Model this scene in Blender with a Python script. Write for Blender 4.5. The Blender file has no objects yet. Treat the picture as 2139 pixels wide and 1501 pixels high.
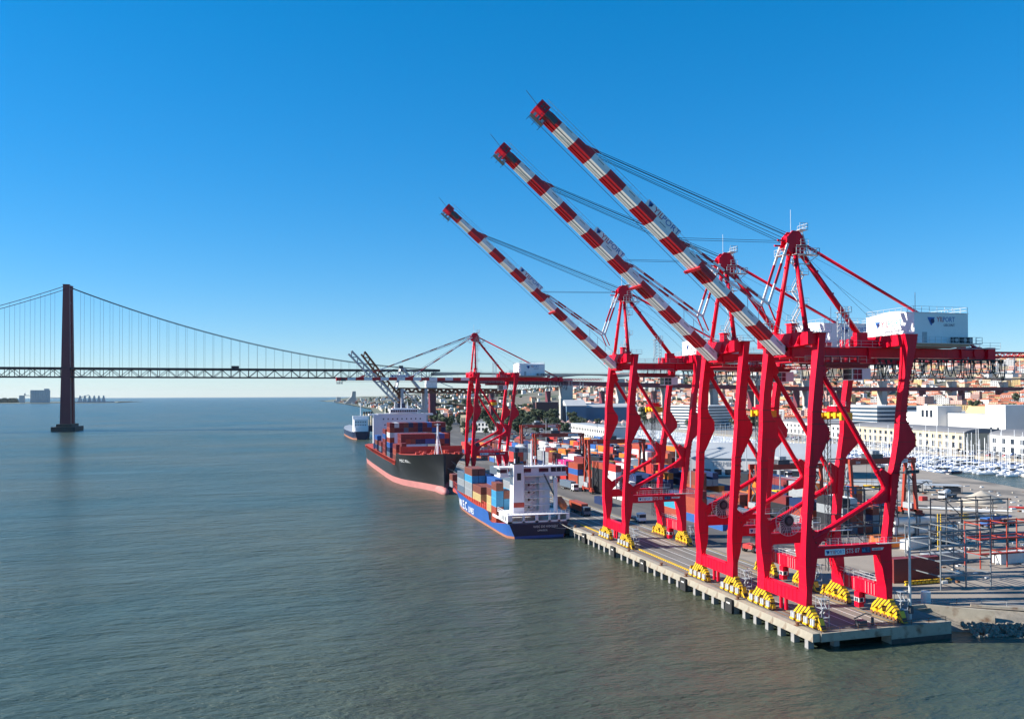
import bpy, bmesh, math, random
from mathutils import Vector, Matrix, noise as mnoise
random.seed(7)
R = math.radians
sc = bpy.context.scene
COL = sc.collection

# ------------------------------------------------------------------ camera, world, sun, exposure
F_PX, W_PX = 1725.0, 2139.0
cam_d = bpy.data.cameras.new('camera')
cam = bpy.data.objects.new('camera', cam_d); COL.objects.link(cam)
sc.camera = cam
YAW, PITCH, ROLL, CAM_H = R(15.902), R(0.764), math.atan(0.0035), 44.0
fw = Vector((math.sin(YAW)*math.cos(PITCH), math.cos(YAW)*math.cos(PITCH), math.sin(PITCH)))
r0 = Vector((math.cos(YAW), -math.sin(YAW), 0)); u0 = r0.cross(fw)
rt = math.cos(ROLL)*r0 - math.sin(ROLL)*u0; up = rt.cross(fw)
cam.matrix_world = Matrix(((rt.x, up.x, -fw.x, 0), (rt.y, up.y, -fw.y, 0), (rt.z, up.z, -fw.z, CAM_H), (0, 0, 0, 1)))
cam_d.sensor_width = 36.0
cam_d.lens = F_PX/W_PX*36.0
cam_d.shift_y = 51.5/W_PX
cam_d.clip_start = 1.0
cam_d.clip_end = 90000.0

SUN_EL = R(30.5)
SUN_TO = Vector((-1.0, 0.28, 0)).normalized()          # horizontal direction towards the sun
world = bpy.data.worlds.new('World'); sc.world = world
world.use_nodes = True
nt = world.node_tree; nt.nodes.clear()
wo = nt.nodes.new('ShaderNodeOutputWorld'); bg = nt.nodes.new('ShaderNodeBackground')
sky = nt.nodes.new('ShaderNodeTexSky'); sky.sky_type = 'NISHITA'; sky.sun_disc = False
sky.sun_elevation = SUN_EL
sky.sun_rotation = math.atan2(SUN_TO.x, SUN_TO.y)
sky.altitude = 500; sky.air_density = 1.08; sky.dust_density = 0.0; sky.ozone_density = 10.0
gm = nt.nodes.new('ShaderNodeGamma'); gm.inputs[1].default_value = 0.67
hs = nt.nodes.new('ShaderNodeHueSaturation'); hs.inputs['Saturation'].default_value = 1.4
nt.links.new(sky.outputs[0], gm.inputs[0]); nt.links.new(gm.outputs[0], hs.inputs['Color']); nt.links.new(hs.outputs[0], bg.inputs[0]); nt.links.new(bg.outputs[0], wo.inputs[0])
bg.inputs[1].default_value = 0.145
sun_d = bpy.data.lights.new('sun', 'SUN'); sun_d.energy = 5.0; sun_d.angle = R(0.5); sun_d.color = (1.0, 0.94, 0.84)
sun = bpy.data.objects.new('sun', sun_d); COL.objects.link(sun)
ld = Vector((-SUN_TO.x*math.cos(SUN_EL), -SUN_TO.y*math.cos(SUN_EL), -math.sin(SUN_EL)))
sun.rotation_euler = ld.to_track_quat('-Z', 'Y').to_euler()
sc.view_settings.view_transform = 'Standard'
sc.view_settings.look = 'None'
sc.view_settings.exposure = 0.97
sc.view_settings.gamma = 1.0
sc.view_settings.use_curve_mapping = False

# ------------------------------------------------------------------ materials
M = {}
def mat(name, col, rough=0.55, var=0.12, scale=1.5, metal=0.0, bump=0.0, bscale=20.0, dirt=None, spec=0.5, coord='Object', stretch=None):
    m = bpy.data.materials.new(name); m.use_nodes = True
    t = m.node_tree; b = t.nodes['Principled BSDF']
    b.inputs['Roughness'].default_value = rough; b.inputs['Metallic'].default_value = metal
    b.inputs['Specular IOR Level'].default_value = spec
    tc = t.nodes.new('ShaderNodeTexCoord'); out = tc.outputs[coord]
    if stretch:
        mp = t.nodes.new('ShaderNodeMapping'); mp.inputs['Scale'].default_value = stretch
        t.links.new(out, mp.inputs[0]); out = mp.outputs[0]
    nz = t.nodes.new('ShaderNodeTexNoise'); nz.inputs['Scale'].default_value = scale
    nz.inputs['Detail'].default_value = 6; nz.inputs['Roughness'].default_value = 0.6
    t.links.new(out, nz.inputs['Vector'])
    mr = t.nodes.new('ShaderNodeMapRange')
    mr.inputs[1].default_value = 0.25; mr.inputs[2].default_value = 0.75
    mr.inputs[3].default_value = 1.0-var; mr.inputs[4].default_value = 1.0+var
    t.links.new(nz.outputs[0], mr.inputs[0])
    mx = t.nodes.new('ShaderNodeMix'); mx.data_type = 'RGBA'; mx.blend_type = 'MULTIPLY'
    mx.inputs[0].default_value = 1.0; mx.inputs[6].default_value = (*col, 1)
    t.links.new(mr.outputs[0], mx.inputs[7]); c_out = mx.outputs[2]
    if dirt:
        n2 = t.nodes.new('ShaderNodeTexNoise'); n2.inputs['Scale'].default_value = dirt[1]; n2.inputs['Detail'].default_value = 8
        t.links.new(out, n2.inputs['Vector'])
        cr = t.nodes.new('ShaderNodeValToRGB'); cr.color_ramp.elements[0].position = dirt[2]; cr.color_ramp.elements[1].position = min(1, dirt[2]+0.16)
        t.links.new(n2.outputs[0], cr.inputs[0])
        m2 = t.nodes.new('ShaderNodeMix'); m2.data_type = 'RGBA'
        t.links.new(cr.outputs[0], m2.inputs[0]); t.links.new(c_out, m2.inputs[6]); m2.inputs[7].default_value = (*dirt[0], 1)
        c_out = m2.outputs[2]
    t.links.new(c_out, b.inputs['Base Color'])
    if bump:
        n3 = t.nodes.new('ShaderNodeTexNoise'); n3.inputs['Scale'].default_value = bscale; n3.inputs['Detail'].default_value = 5
        t.links.new(out, n3.inputs['Vector'])
        bp = t.nodes.new('ShaderNodeBump'); bp.inputs['Strength'].default_value = bump; bp.inputs['Distance'].default_value = 0.1
        t.links.new(n3.outputs[0], bp.inputs['Height']); t.links.new(bp.outputs[0], b.inputs['Normal'])
    M[name] = m
    return m
mat('red', (0.70, 0.0016, 0.024), 0.42, 0.12, 0.5, dirt=((0.36, 0.012, 0.016), 1.1, 0.60), spec=0.25, stretch=(1.6, 1.6, 0.16))
mat('red_dark', (0.22, 0.004, 0.012), 0.5, 0.15, 0.6)
mat('boom_red', (0.50, 0.005, 0.015), 0.4, 0.1, 0.4)
mat('boom_white', (0.80, 0.79, 0.78), 0.42, 0.06, 0.5, dirt=((0.60, 0.57, 0.53), 0.6, 0.66))
mat('white', (0.78, 0.78, 0.78), 0.5, 0.05, 0.4)
mat('white_dirty', (0.70, 0.69, 0.66), 0.55, 0.10, 0.6, dirt=((0.40, 0.33, 0.26), 0.7, 0.64))
mat('yellow', (0.70, 0.40, 0.008), 0.45, 0.12, 1.2)
mat('grey_steel', (0.36, 0.38, 0.40), 0.5, 0.12, 1.0, metal=0.2)
mat('galv', (0.52, 0.54, 0.55), 0.45, 0.12, 1.0, metal=0.3)
mat('dark_steel', (0.06, 0.065, 0.075), 0.55, 0.2, 1.0)
mat('black', (0.012, 0.012, 0.014), 0.6, 0.2, 1.0)
mat('rubber', (0.02, 0.02, 0.02), 0.8, 0.2, 2.0)
mat('cable', (0.015, 0.016, 0.02), 0.6, 0.1, 1.0)
mat('glass_dark', (0.02, 0.03, 0.045), 0.12, 0.1, 0.5)
mat('glass_blue', (0.05, 0.09, 0.14), 0.15, 0.2, 0.3)
mat('sign_blue', (0.02, 0.13, 0.42), 0.5, 0.04)
mat('sign_cyan', (0.03, 0.35, 0.55), 0.5, 0.04)
mat('sign_red', (0.5, 0.01, 0.05), 0.5, 0.04)
mat('sign_navy', (0.01, 0.02, 0.10), 0.5, 0.04)
mat('orange_rtg', (0.34, 0.038, 0.018), 0.5, 0.14, 0.7, dirt=((0.22, 0.04, 0.02), 0.6, 0.66))
mat('concrete', (0.175, 0.16, 0.14), 0.85, 0.22, 0.35, dirt=((0.085, 0.078, 0.072), 0.5, 0.53), bump=0.15, bscale=4, stretch=(1.0, 0.10, 1.0))
mat('concrete_edge', (0.32, 0.285, 0.225), 0.85, 0.16, 0.5, dirt=((0.15, 0.085, 0.05), 0.45, 0.54), bump=0.25, bscale=3)
mat('concrete_wet_shade', (0.045, 0.042, 0.038), 0.7, 0.3, 0.8, dirt=((0.03, 0.03, 0.028), 0.6, 0.5), bump=0.4, bscale=3)  # wet concrete, with under-deck shade darkened into the colour
mat('pile_mat', (0.27, 0.26, 0.25), 0.85, 0.2, 0.7, dirt=((0.08, 0.075, 0.07), 0.5, 0.55), bump=0.3, bscale=3)
mat('asphalt', (0.085, 0.080, 0.076), 0.9, 0.22, 0.15, dirt=((0.135, 0.125, 0.115), 0.12, 0.52), bump=0.1, bscale=3, stretch=(1.0, 0.15, 1.0))
mat('yard_dirt', (0.275, 0.235, 0.195), 0.95, 0.18, 0.05, dirt=((0.13, 0.115, 0.10), 0.05, 0.50), bump=0.3, bscale=1)
mat('paint_white', (0.72, 0.72, 0.70), 0.7, 0.15, 0.8)
mat('paint_yellow', (0.65, 0.42, 0.03), 0.7, 0.2, 0.8)
mat('rust', (0.16, 0.07, 0.035), 0.85, 0.3, 1.5)
mat('rope', (0.55, 0.53, 0.48), 0.9, 0.1)
mat('hull_blue', (0.020, 0.085, 0.30), 0.4, 0.14, 0.25, dirt=((0.04, 0.07, 0.16), 0.5, 0.60), stretch=(1, 1, 0.25))
mat('hull_navy', (0.006, 0.014, 0.05), 0.4, 0.12, 0.12)
mat('hull_black', (0.014, 0.016, 0.02), 0.42, 0.3, 0.08)
mat('hull_pink', (0.40, 0.15, 0.14), 0.65, 0.14, 0.15)
mat('hull_rust', (0.34, 0.13, 0.075), 0.7, 0.2, 0.2)
mat('deck_red', (0.42, 0.055, 0.035), 0.65, 0.2, 0.3)
mat('ship_white', (0.74, 0.73, 0.75), 0.45, 0.05, 0.25, dirt=((0.5, 0.44, 0.38), 0.35, 0.70))
mat('lifeboat', (0.62, 0.14, 0.03), 0.5, 0.1)
mat('sand', (0.42, 0.37, 0.30), 0.95, 0.2, 0.4, bump=0.5, bscale=2)
mat('scaffold', (0.17, 0.19, 0.21), 0.5, 0.2, 1.0, metal=0.2, dirt=((0.13, 0.08, 0.05), 1.5, 0.6))
mat('rock', (0.21, 0.185, 0.15), 0.9, 0.35, 0.8, bump=0.6, bscale=3)
mat('bridge_red', (0.15, 0.022, 0.036), 0.6, 0.15, 0.03)
mat('bridge_dark', (0.032, 0.02, 0.028), 0.6, 0.15, 0.03)
mat('pier_conc', (0.42, 0.40, 0.37), 0.85, 0.08, 0.03)
mat('bldg_white', (0.62, 0.61, 0.59), 0.7, 0.06, 0.08)
mat('bldg_cream', (0.50, 0.42, 0.29), 0.75, 0.08, 0.08)
mat('bldg_ochre', (0.62, 0.44, 0.20), 0.75, 0.08, 0.08)
mat('bldg_pink', (0.60, 0.36, 0.30), 0.75, 0.08, 0.08)
mat('bldg_grey', (0.42, 0.43, 0.44), 0.7, 0.08, 0.08)
mat('bldg_blue', (0.10, 0.17, 0.26), 0.6, 0.08, 0.05)
mat('bldg_brick', (0.15, 0.06, 0.055), 0.8, 0.12, 0.2)
mat('roof_red', (0.42, 0.13, 0.065), 0.85, 0.18, 0.25)
mat('roof_grey', (0.16, 0.16, 0.17), 0.8, 0.15, 0.1)
mat('roof_pale', (0.33, 0.35, 0.37), 0.7, 0.1, 0.1)
mat('foliage', (0.035, 0.055, 0.024), 0.8, 0.45, 0.5)
mat('foliage_b', (0.055, 0.075, 0.032), 0.8, 0.45, 0.5)
mat('bark', (0.09, 0.06, 0.04), 0.9, 0.2)
mat('land_far', (0.11, 0.12, 0.085), 0.95, 0.4, 0.008)
mat('hill', (0.15, 0.13, 0.10), 0.95, 0.45, 0.012, dirt=((0.05, 0.075, 0.035), 0.010, 0.5))
mat('tile_city', (0.34, 0.31, 0.28), 0.9, 0.25, 0.01)
CC = {  # container colours
 'maroon': (0.20, 0.030, 0.030), 'rust red': (0.34, 0.065, 0.035), 'brown': (0.20, 0.06, 0.04), 'orange': (0.62, 0.17, 0.02),
 'navy': (0.012, 0.030, 0.10), 'blue': (0.03, 0.11, 0.34), 'light blue': (0.05, 0.28, 0.48), 'grey': (0.27, 0.29, 0.31),
 'slate': (0.11, 0.15, 0.20), 'white': (0.66, 0.66, 0.64), 'black': (0.022, 0.024, 0.03), 'magenta': (0.62, 0.02, 0.19),
 'tan': (0.48, 0.36, 0.16), 'green': (0.02, 0.09, 0.06), 'red': (0.52, 0.035, 0.03), 'turquoise': (0.04, 0.30, 0.42)}
for k, v in CC.items():
    mat('c_'+k, v, 0.5, 0.10, 0.9, dirt=(tuple(x*0.55+0.03 for x in v), 0.8, 0.64))

def stripes(name, c1, c2, scale, axis=(0, 1, 1), rough=0.5, duty=0.5):
    m = bpy.data.materials.new(name); m.use_nodes = True; t = m.node_tree; b = t.nodes['Principled BSDF']
    tc = t.nodes.new('ShaderNodeTexCoord'); vm = t.nodes.new('ShaderNodeVectorMath'); vm.operation = 'DOT_PRODUCT'
    vm.inputs[1].default_value = axis; t.links.new(tc.outputs['Object'], vm.inputs[0])
    mu = t.nodes.new('ShaderNodeMath'); mu.operation = 'MULTIPLY'; mu.inputs[1].default_value = scale; t.links.new(vm.outputs['Value'], mu.inputs[0])
    fr = t.nodes.new('ShaderNodeMath'); fr.operation = 'FRACT'; t.links.new(mu.outputs[0], fr.inputs[0])
    gt = t.nodes.new('ShaderNodeMath'); gt.operation = 'GREATER_THAN'; gt.inputs[1].default_value = duty; t.links.new(fr.outputs[0], gt.inputs[0])
    mx = t.nodes.new('ShaderNodeMix'); mx.data_type = 'RGBA'; t.links.new(gt.outputs[0], mx.inputs[0])
    mx.inputs[6].default_value = (*c1, 1); mx.inputs[7].default_value = (*c2, 1); t.links.new(mx.outputs[2], b.inputs['Base Color'])
    b.inputs['Roughness'].default_value = rough; M[name] = m
stripes('hazard', (0.70, 0.40, 0.008), (0.03, 0.025, 0.012), 1.25, (0, 0.9, 0.9), 0.5, 0.62)

def water_mat():
    m = bpy.data.materials.new('water'); m.use_nodes = True; t = m.node_tree; b = t.nodes['Principled BSDF']
    b.inputs['Roughness'].default_value = 0.25; b.inputs['IOR'].default_value = 1.33; b.inputs['Specular IOR Level'].default_value = 0.45
    tc = t.nodes.new('ShaderNodeTexCoord')
    big = t.nodes.new('ShaderNodeTexNoise'); big.inputs['Scale'].default_value = 0.006; big.inputs['Detail'].default_value = 5
    t.links.new(tc.outputs['Object'], big.inputs['Vector'])
    cr = t.nodes.new('ShaderNodeValToRGB')
    cr.color_ramp.elements[0].position = 0.35; cr.color_ramp.elements[0].color = (0.032, 0.064, 0.056, 1)
    cr.color_ramp.elements[1].position = 0.68; cr.color_ramp.elements[1].color = (0.088, 0.084, 0.044, 1)
    t.links.new(big.outputs[0], cr.inputs[0]); t.links.new(cr.outputs[0], b.inputs['Base Color'])
    pn = t.nodes.new('ShaderNodeTexNoise'); pn.inputs['Scale'].default_value = 0.014; pn.inputs['Detail'].default_value = 3; t.links.new(tc.outputs['Object'], pn.inputs['Vector'])
    pr = t.nodes.new('ShaderNodeMapRange'); pr.inputs[1].default_value = 0.32; pr.inputs[2].default_value = 0.66; pr.inputs[3].default_value = 0.4; pr.inputs[4].default_value = 1.0; t.links.new(pn.outputs[0], pr.inputs[0])
    prev = None
    for scl, st, dist, sx in ((1.3, 1.0, 0.5, 0.5), (0.36, 1.0, 1.5, 0.4), (0.08, 1.0, 2.2, 0.4), (0.018, 1.0, 5.0, 0.35)):
        mp = t.nodes.new('ShaderNodeMapping'); mp.inputs['Scale'].default_value = (scl*sx, scl, scl); mp.inputs['Rotation'].default_value = (0, 0, 0.5)
        t.links.new(tc.outputs['Object'], mp.inputs[0])
        n = t.nodes.new('ShaderNodeTexNoise'); n.inputs['Scale'].default_value = 1.0; n.inputs['Detail'].default_value = 5; n.inputs['Roughness'].default_value = 0.65
        t.links.new(mp.outputs[0], n.inputs['Vector'])
        bp = t.nodes.new('ShaderNodeBump'); bp.inputs['Strength'].default_value = st; bp.inputs['Distance'].default_value = dist
        if scl > 0.2: t.links.new(pr.outputs[0], bp.inputs['Strength'])
        t.links.new(n.outputs[0], bp.inputs['Height'])
        if prev: t.links.new(prev.outputs[0], bp.inputs['Normal'])
        prev = bp
    t.links.new(prev.outputs[0], b.inputs['Normal'])
    M['water'] = m
water_mat()

# ------------------------------------------------------------------ mesh helpers
class MB:
    """collects faces for ONE mesh"""
    def __init__(s): s.v = []; s.f = []; s.m = []
    def face(s, pts, mi=0):
        n = len(s.v); s.v += [tuple(p) for p in pts]; s.f.append(tuple(range(n, n+len(pts)))); s.m.append(mi); return s
    def hexa(s, p, mi=0):   # 8 corners: bottom 4 ccw, top 4 ccw
        n = len(s.v); s.v += [tuple(q) for q in p]
        for f in ((3, 2, 1, 0), (4, 5, 6, 7), (0, 1, 5, 4), (1, 2, 6, 5), (2, 3, 7, 6), (3, 0, 4, 7)):
            s.f.append(tuple(n+i for i in f)); s.m.append(mi)
        return s
    def box(s, x0, x1, y0, y1, z0, z1, mi=0):
        return s.hexa([(x0, y0, z0), (x1, y0, z0), (x1, y1, z0), (x0, y1, z0), (x0, y0, z1), (x1, y0, z1), (x1, y1, z1), (x0, y1, z1)], mi)
    def beam(s, a, b, w, h=None, mi=0, upv=(0, 0, 1)):
        a = Vector(a); b = Vector(b); d = b-a
        if d.length < 1e-6: return s
        d.normalize(); h = h or w; u = Vector(upv)
        if abs(d.dot(u)) > 0.99: u = Vector((0, 1, 0))
        r = d.cross(u).normalized(); u = r.cross(d)
        r = r*(w/2); u = u*(h/2)
        return s.hexa([a-r-u, a+r-u, b+r-u, b-r-u, a-r+u, a+r+u, b+r+u, b-r+u], mi)
    def tube(s, a, b, r, n=8, mi=0, r2=None, caps=True):
        a = Vector(a); b = Vector(b); d = (b-a)
        if d.length < 1e-6: return s
        d.normalize(); u = Vector((0, 0, 1)) if abs(d.z) < 0.95 else Vector((0, 1, 0))
        x = d.cross(u).normalized(); y = x.cross(d); k = len(s.v); r2 = r if r2 is None else r2
        for p, rr in ((a, r), (b, r2)):
            for i in range(n):
                t = 2*math.pi*i/n; s.v.append(tuple(p+x*(rr*math.cos(t))+y*(rr*math.sin(t))))
        for i in range(n):
            j = (i+1) % n; s.f.append((k+i, k+j, k+n+j, k+n+i)); s.m.append(mi)
        if caps:
            s.f.append(tuple(k+i for i in reversed(range(n)))); s.m.append(mi)
            s.f.append(tuple(k+n+i for i in range(n))); s.m.append(mi)
        return s
    def path(s, pts, r, n=6, mi=0):
        for a, b in zip(pts[:-1], pts[1:]): s.tube(a, b, r, n, mi)
        return s
    def prism(s, poly, axis, a0, a1, mi=0):
        """polygon in the plane across `axis`, extruded a0..a1. axis 'y': poly=(x,z); 'x': (y,z); 'z': (x,y)"""
        def P(p, a): return (p[0], a, p[1]) if axis == 'y' else (a, p[0], p[1]) if axis == 'x' else (p[0], p[1], a)
        n = len(poly); k = len(s.v)
        s.v += [P(p, a0) for p in poly]+[P(p, a1) for p in poly]
        s.f.append(tuple(k+i for i in range(n))); s.m.append(mi)
        s.f.append(tuple(k+n+i for i in reversed(range(n)))); s.m.append(mi)
        for i in range(n):
            j = (i+1) % n; s.f.append((k+j, k+i, k+n+i, k+n+j)); s.m.append(mi)
        return s
    def loft(s, rings, mi=0, cap=True):
        n = len(rings[0]); k = len(s.v)
        for r in rings: s.v += [tuple(p) for p in r]
        for a in range(len(rings)-1):
            for i in range(n):
                j = (i+1) % n; s.f.append((k+a*n+i, k+a*n+j, k+(a+1)*n+j, k+(a+1)*n+i)); s.m.append(mi)
        if cap:
            s.f.append(tuple(k+i for i in reversed(range(n)))); s.m.append(mi)
            s.f.append(tuple(k+(len(rings)-1)*n+i for i in range(n))); s.m.append(mi)
        return s
    def rail(s, pts, h=1.1, r=0.035, step=2.0, mi=0):
        for a, b in zip(pts[:-1], pts[1:]):
            a = Vector(a); b = Vector(b); n = max(1, int((b-a).length/step))
            for q in (h, h*0.5): s.beam(a+Vector((0, 0, q)), b+Vector((0, 0, q)), r*1.6, r*1.6, mi)
            for i in range(n+1):
                p = a.lerp(b, i/n); s.beam(p, p+Vector((0, 0, h)), r*1.6, r*1.6, mi)
        return s
    def cyl(s, c, r, h, n=12, mi=0, axis='z'):
        c = Vector(c); d = {'x': Vector((1, 0, 0)), 'y': Vector((0, 1, 0)), 'z': Vector((0, 0, 1))}[axis]
        return s.tube(c, c+d*h, r, n, mi)
    def mesh(s, name, mats, smooth=False):
        me = bpy.data.meshes.new(name); me.from_pydata(s.v, [], s.f)
        for x in mats: me.materials.append(M[x])
        if len(mats) > 1: me.polygons.foreach_set('material_index', s.m)
        bm = bmesh.new(); bm.from_mesh(me)
        if smooth: bmesh.ops.remove_doubles(bm, verts=bm.verts, dist=0.002)
        bmesh.ops.recalc_face_normals(bm, faces=bm.faces); bm.to_mesh(me); bm.free()
        if smooth: me.polygons.foreach_set('use_smooth', [True]*len(me.polygons))
        me.update(); return me
    def build(s, name, mats, parent=None, loc=None, smooth=False):
        if isinstance(mats, str): mats = [mats]
        return put(name, s.mesh(name, mats, smooth), parent, loc)
def put(name, me, parent=None, loc=None, rz=0.0, scale=None):
    o = bpy.data.objects.new(name, me); COL.objects.link(o)
    if parent: o.parent = parent
    if loc is not None: o.location = loc
    if rz: o.rotation_euler = (0, 0, rz)
    if scale is not None: o.scale = scale
    return o
def tag(o, label=None, cat=None, group=None, kind=None):
    if label: o['label'] = label
    if cat: o['category'] = cat
    if group: o['group'] = group
    if kind: o['kind'] = kind
    return o
def thing(name, label, cat, loc=(0, 0, 0), group=None, rz=0.0):
    o = bpy.data.objects.new(name, None); COL.objects.link(o); o.location = loc; o.empty_display_size = 1
    if rz: o.rotation_euler = (0, 0, rz)
    return tag(o, label, cat, group)
def struct(o): o['kind'] = 'structure'; return o
def copy_tree(o, parent=None, loc=None, rz=None):
    c = o.copy(); COL.objects.link(c); c.parent = parent
    if loc is not None: c.location = loc
    if rz is not None: c.rotation_euler = (0, 0, rz)
    for ch in [x for x in o.children]: copy_tree(ch, c)
    return c
_txt = {}
def text_mesh(body, size, mat_name, extr=0.01, align='LEFT'):
    key = (body, size, mat_name, align)
    if key in _txt: return _txt[key]
    cu = bpy.data.curves.new('t', 'FONT'); cu.body = body; cu.size = size; cu.extrude = extr; cu.align_x = align; cu.resolution_u = 2
    ob = bpy.data.objects.new('t', cu); COL.objects.link(ob)
    dg = bpy.context.evaluated_depsgraph_get(); dg.update()
    me = bpy.data.meshes.new_from_object(ob.evaluated_get(dg)); me.materials.clear(); me.materials.append(M[mat_name]); me.name = 'lettering'
    bpy.data.objects.remove(ob); bpy.data.curves.remove(cu); _txt[key] = me
    return me
def text(body, size, mat_name, parent, pos, xdir, updir, name='lettering', align='LEFT', sx=1.0):
    me = text_mesh(body, size, mat_name, 0.01, align)
    o = bpy.data.objects.new(name, me); COL.objects.link(o)
    x = Vector(xdir).normalized(); u = Vector(updir).normalized(); n = x.cross(u)
    mw = Matrix(((x.x*sx, u.x, n.x, pos[0]), (x.y*sx, u.y, n.y, pos[1]), (x.z*sx, u.z, n.z, pos[2]), (0, 0, 0, 1)))
    o.parent = parent; o.matrix_local = mw
    return o
def lerp(a, b, t): return a+(b-a)*t
def prof(tab, z, k):
    if z <= tab[0][0]: return tab[0][k]
    for a, b in zip(tab[:-1], tab[1:]):
        if z <= b[0]: return lerp(a[k], b[k], (z-a[0])/(b[0]-a[0]))
    return tab[-1][k]
# ------------------------------------------------------------------ ship-to-shore crane
OX, OY, OZ = 90.0, 134.4, 3.0
def sh(mb):
    mb.v = [(x-OX, y, z-OZ) for (x, y, z) in mb.v]; return mb
WLEG = [(6.5, 90.0, 91.25), (9.4, 90.15, 91.25), (11.5, 90.0, 91.85), (14.8, 89.85, 92.3), (16.8, 89.9, 92.4), (18.5, 89.95, 91.4), (20.6, 90.05, 91.05), (25.5, 90.25, 91.65),
        (29.4, 90.45, 91.85), (31.2, 90.5, 91.95), (32.1, 90.62, 92.5), (36.0, 90.9, 94.5), (37.9, 91.05, 94.5), (39.8, 91.08, 93.15), (40.8, 91.1, 92.95),
        (44.0, 91.4, 93.12), (47.0, 91.7, 93.4), (51.7, 92.25, 93.5), (55.0, 92.5, 93.9)]
LLEG = [(6.5, 107.0, 108.3), (8.6, 106.9, 108.28), (10.5, 106.45, 108.27), (12.7, 106.0, 108.25), (14.7, 105.5, 108.1), (16.8, 106.9, 108.05), (20.7, 107.38, 108.5),
        (24.3, 107.7, 109.0), (28.8, 108.05, 109.6), (31.3, 108.6, 110.0), (31.7, 108.7, 110.3), (34.3, 109.15, 113.2), (36.0, 109.45, 113.25), (38.1, 109.6, 111.9),
        (39.3, 109.7, 111.1), (42.6, 110.05, 111.4), (46.4, 110.65, 111.85), (49.7, 111.1, 112.6), (52.6, 111.3, 113.2), (55.0, 110.7, 113.6)]
THK = [(6.5, 2.45), (12, 2.2), (15, 1.75), (18, 1.5), (30, 1.3), (44, 1.35), (50, 1.75), (55, 1.9)]
def thick(z): return prof(THK, z, 1)
def leg_mesh(tab, sg):
    rings = []
    for z, xw, xr in tab:
        yo = sg*(7.7+0.95*(z-7)/45); yi = yo-sg*thick(z)
        rings.append([(xw, yo, z), (xr, yo, z), (xr, yi, z), (xw, yi, z)])
    b = MB().loft(rings)
    for z in (29.5, 31.1, 38.7, 40.9):                       # bolted splices
        xw, xr = prof(tab, z, 1), prof(tab, z, 2); yo = sg*(7.7+0.95*(z-7)/45); yi = yo-sg*thick(z)
        b.box(xw-0.05, xr+0.05, min(yo, yi)-0.05, max(yo, yi)+0.05, z-0.06, z+0.06, 1)
    for k in range(26):                                     # climbing rungs on the water face
        z = 27.6+k*0.5
        xw = prof(tab, z, 1); yo = sg*(7.7+0.95*(z-7)/45); yi = yo-sg*thick(z); ym = (yo+yi)/2
        if k % 2 == 0: b.box(xw-0.10, xw-0.02, ym-0.22, ym+0.22, z, z+0.07, 1)
    z = 17.5
    while z < 50:                                           # cable clamps up the leg's outer face
        xr = prof(tab, z, 2); yo = sg*(7.7+0.95*(z-7)/45); b.box(xr-0.02, xr+0.09, yo-0.12, yo+0.12, z, z+0.3, 1); z += 1.05
    for z in (10.2, 13.4, 23.0, 35.2, 45.5, 49.0):          # plate seams
        xw, xr = prof(tab, z, 1), prof(tab, z, 2); yo = sg*(7.7+0.95*(z-7)/45); yi = yo-sg*thick(z)
        b.box(xw-0.012, xr+0.012, min(yo, yi)-0.012, max(yo, yi)+0.012, z-0.03, z+0.03, 1)
    return sh(b).mesh('leg', ['red', 'red_dark'])
_cache = {}
def cached(key, fn):
    if key not in _cache: _cache[key] = fn()
    return _cache[key]
def tubeY(b, pts, y, r, n=10):
    for a, c in zip(pts[:-1], pts[1:]): b.tube((a[0], y, a[1]), (c[0], y, c[1]), r, n)
    for p in pts[1:-1]: b.tube((p[0], y-r*0.7, p[1]), (p[0], y+r*0.7, p[1]), r*0.98, n)
def brace_mesh(sg):
    b = MB(); y = sg*(7.95-0.65)
    tubeY(b, [(91.6, 18.2), (104.9, 24.75), (107.0, 26.3), (107.05, 27.2), (105.8, 29.4), (93.8, 48.0)], y, 0.47)
    for p, q in (((103.9, 24.25), (104.2, 24.4)), ((105.5, 29.9), (105.3, 30.2)), ((93.4, 19.08), (93.7, 19.22))):
        b.tube((p[0], y, p[1]), (q[0], y, q[1]), 0.56, 10)
    return sh(b).mesh('brace', ['red'])
GUS = ([(107.9, 24.2), (108.3, 29.2), (106.6, 30.3), (105.9, 29.2), (106.9, 26.7), (104.6, 24.6), (105.2, 23.9)], [(93.2, 52.0), (94.7, 48.3), (94.0, 47.5), (93.2, 47.8)], [(90.9, 20.6), (93.0, 18.9), (95.0, 19.5), (93.8, 18.0), (92.3, 16.7), (90.9, 16.7)])
def gusset_mesh(sg, i):
    y = sg*(7.95-0.65); h = (0.34, 0.4, 0.36)[i]
    return sh(MB().prism(GUS[i], 'y', y-h, y+h)).mesh('gusset', ['red'])
def portal_mesh(sg):
    b = MB(); y = sg*7.25
    b.box(92.2, 106.9, y-0.55, y+0.55, 14.8, 16.8)
    b.box(92.3, 106.6, y-0.75, y+0.75, 16.8, 16.88)
    return sh(b).mesh('portal_beam', ['red'])
def portal_rail(sg):
    b = MB(); y = sg*7.25
    b.rail([(94.2, y-sg*0.0-0.7, 16.88), (106.4, y-0.7, 16.88)], 1.1, 0.03, 1.6); b.rail([(94.2, y+0.7, 16.88), (106.4, y+0.7, 16.88)], 1.1, 0.03, 1.6)
    b.box(104.6, 110.2, y-1.7, y-0.75, 16.9, 17.0); b.rail([(104.6, y-1.65, 17), (110.2, y-1.65, 17)], 1.1, 0.03, 1.4)
    return sh(b).mesh('handrail', ['galv'])
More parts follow.
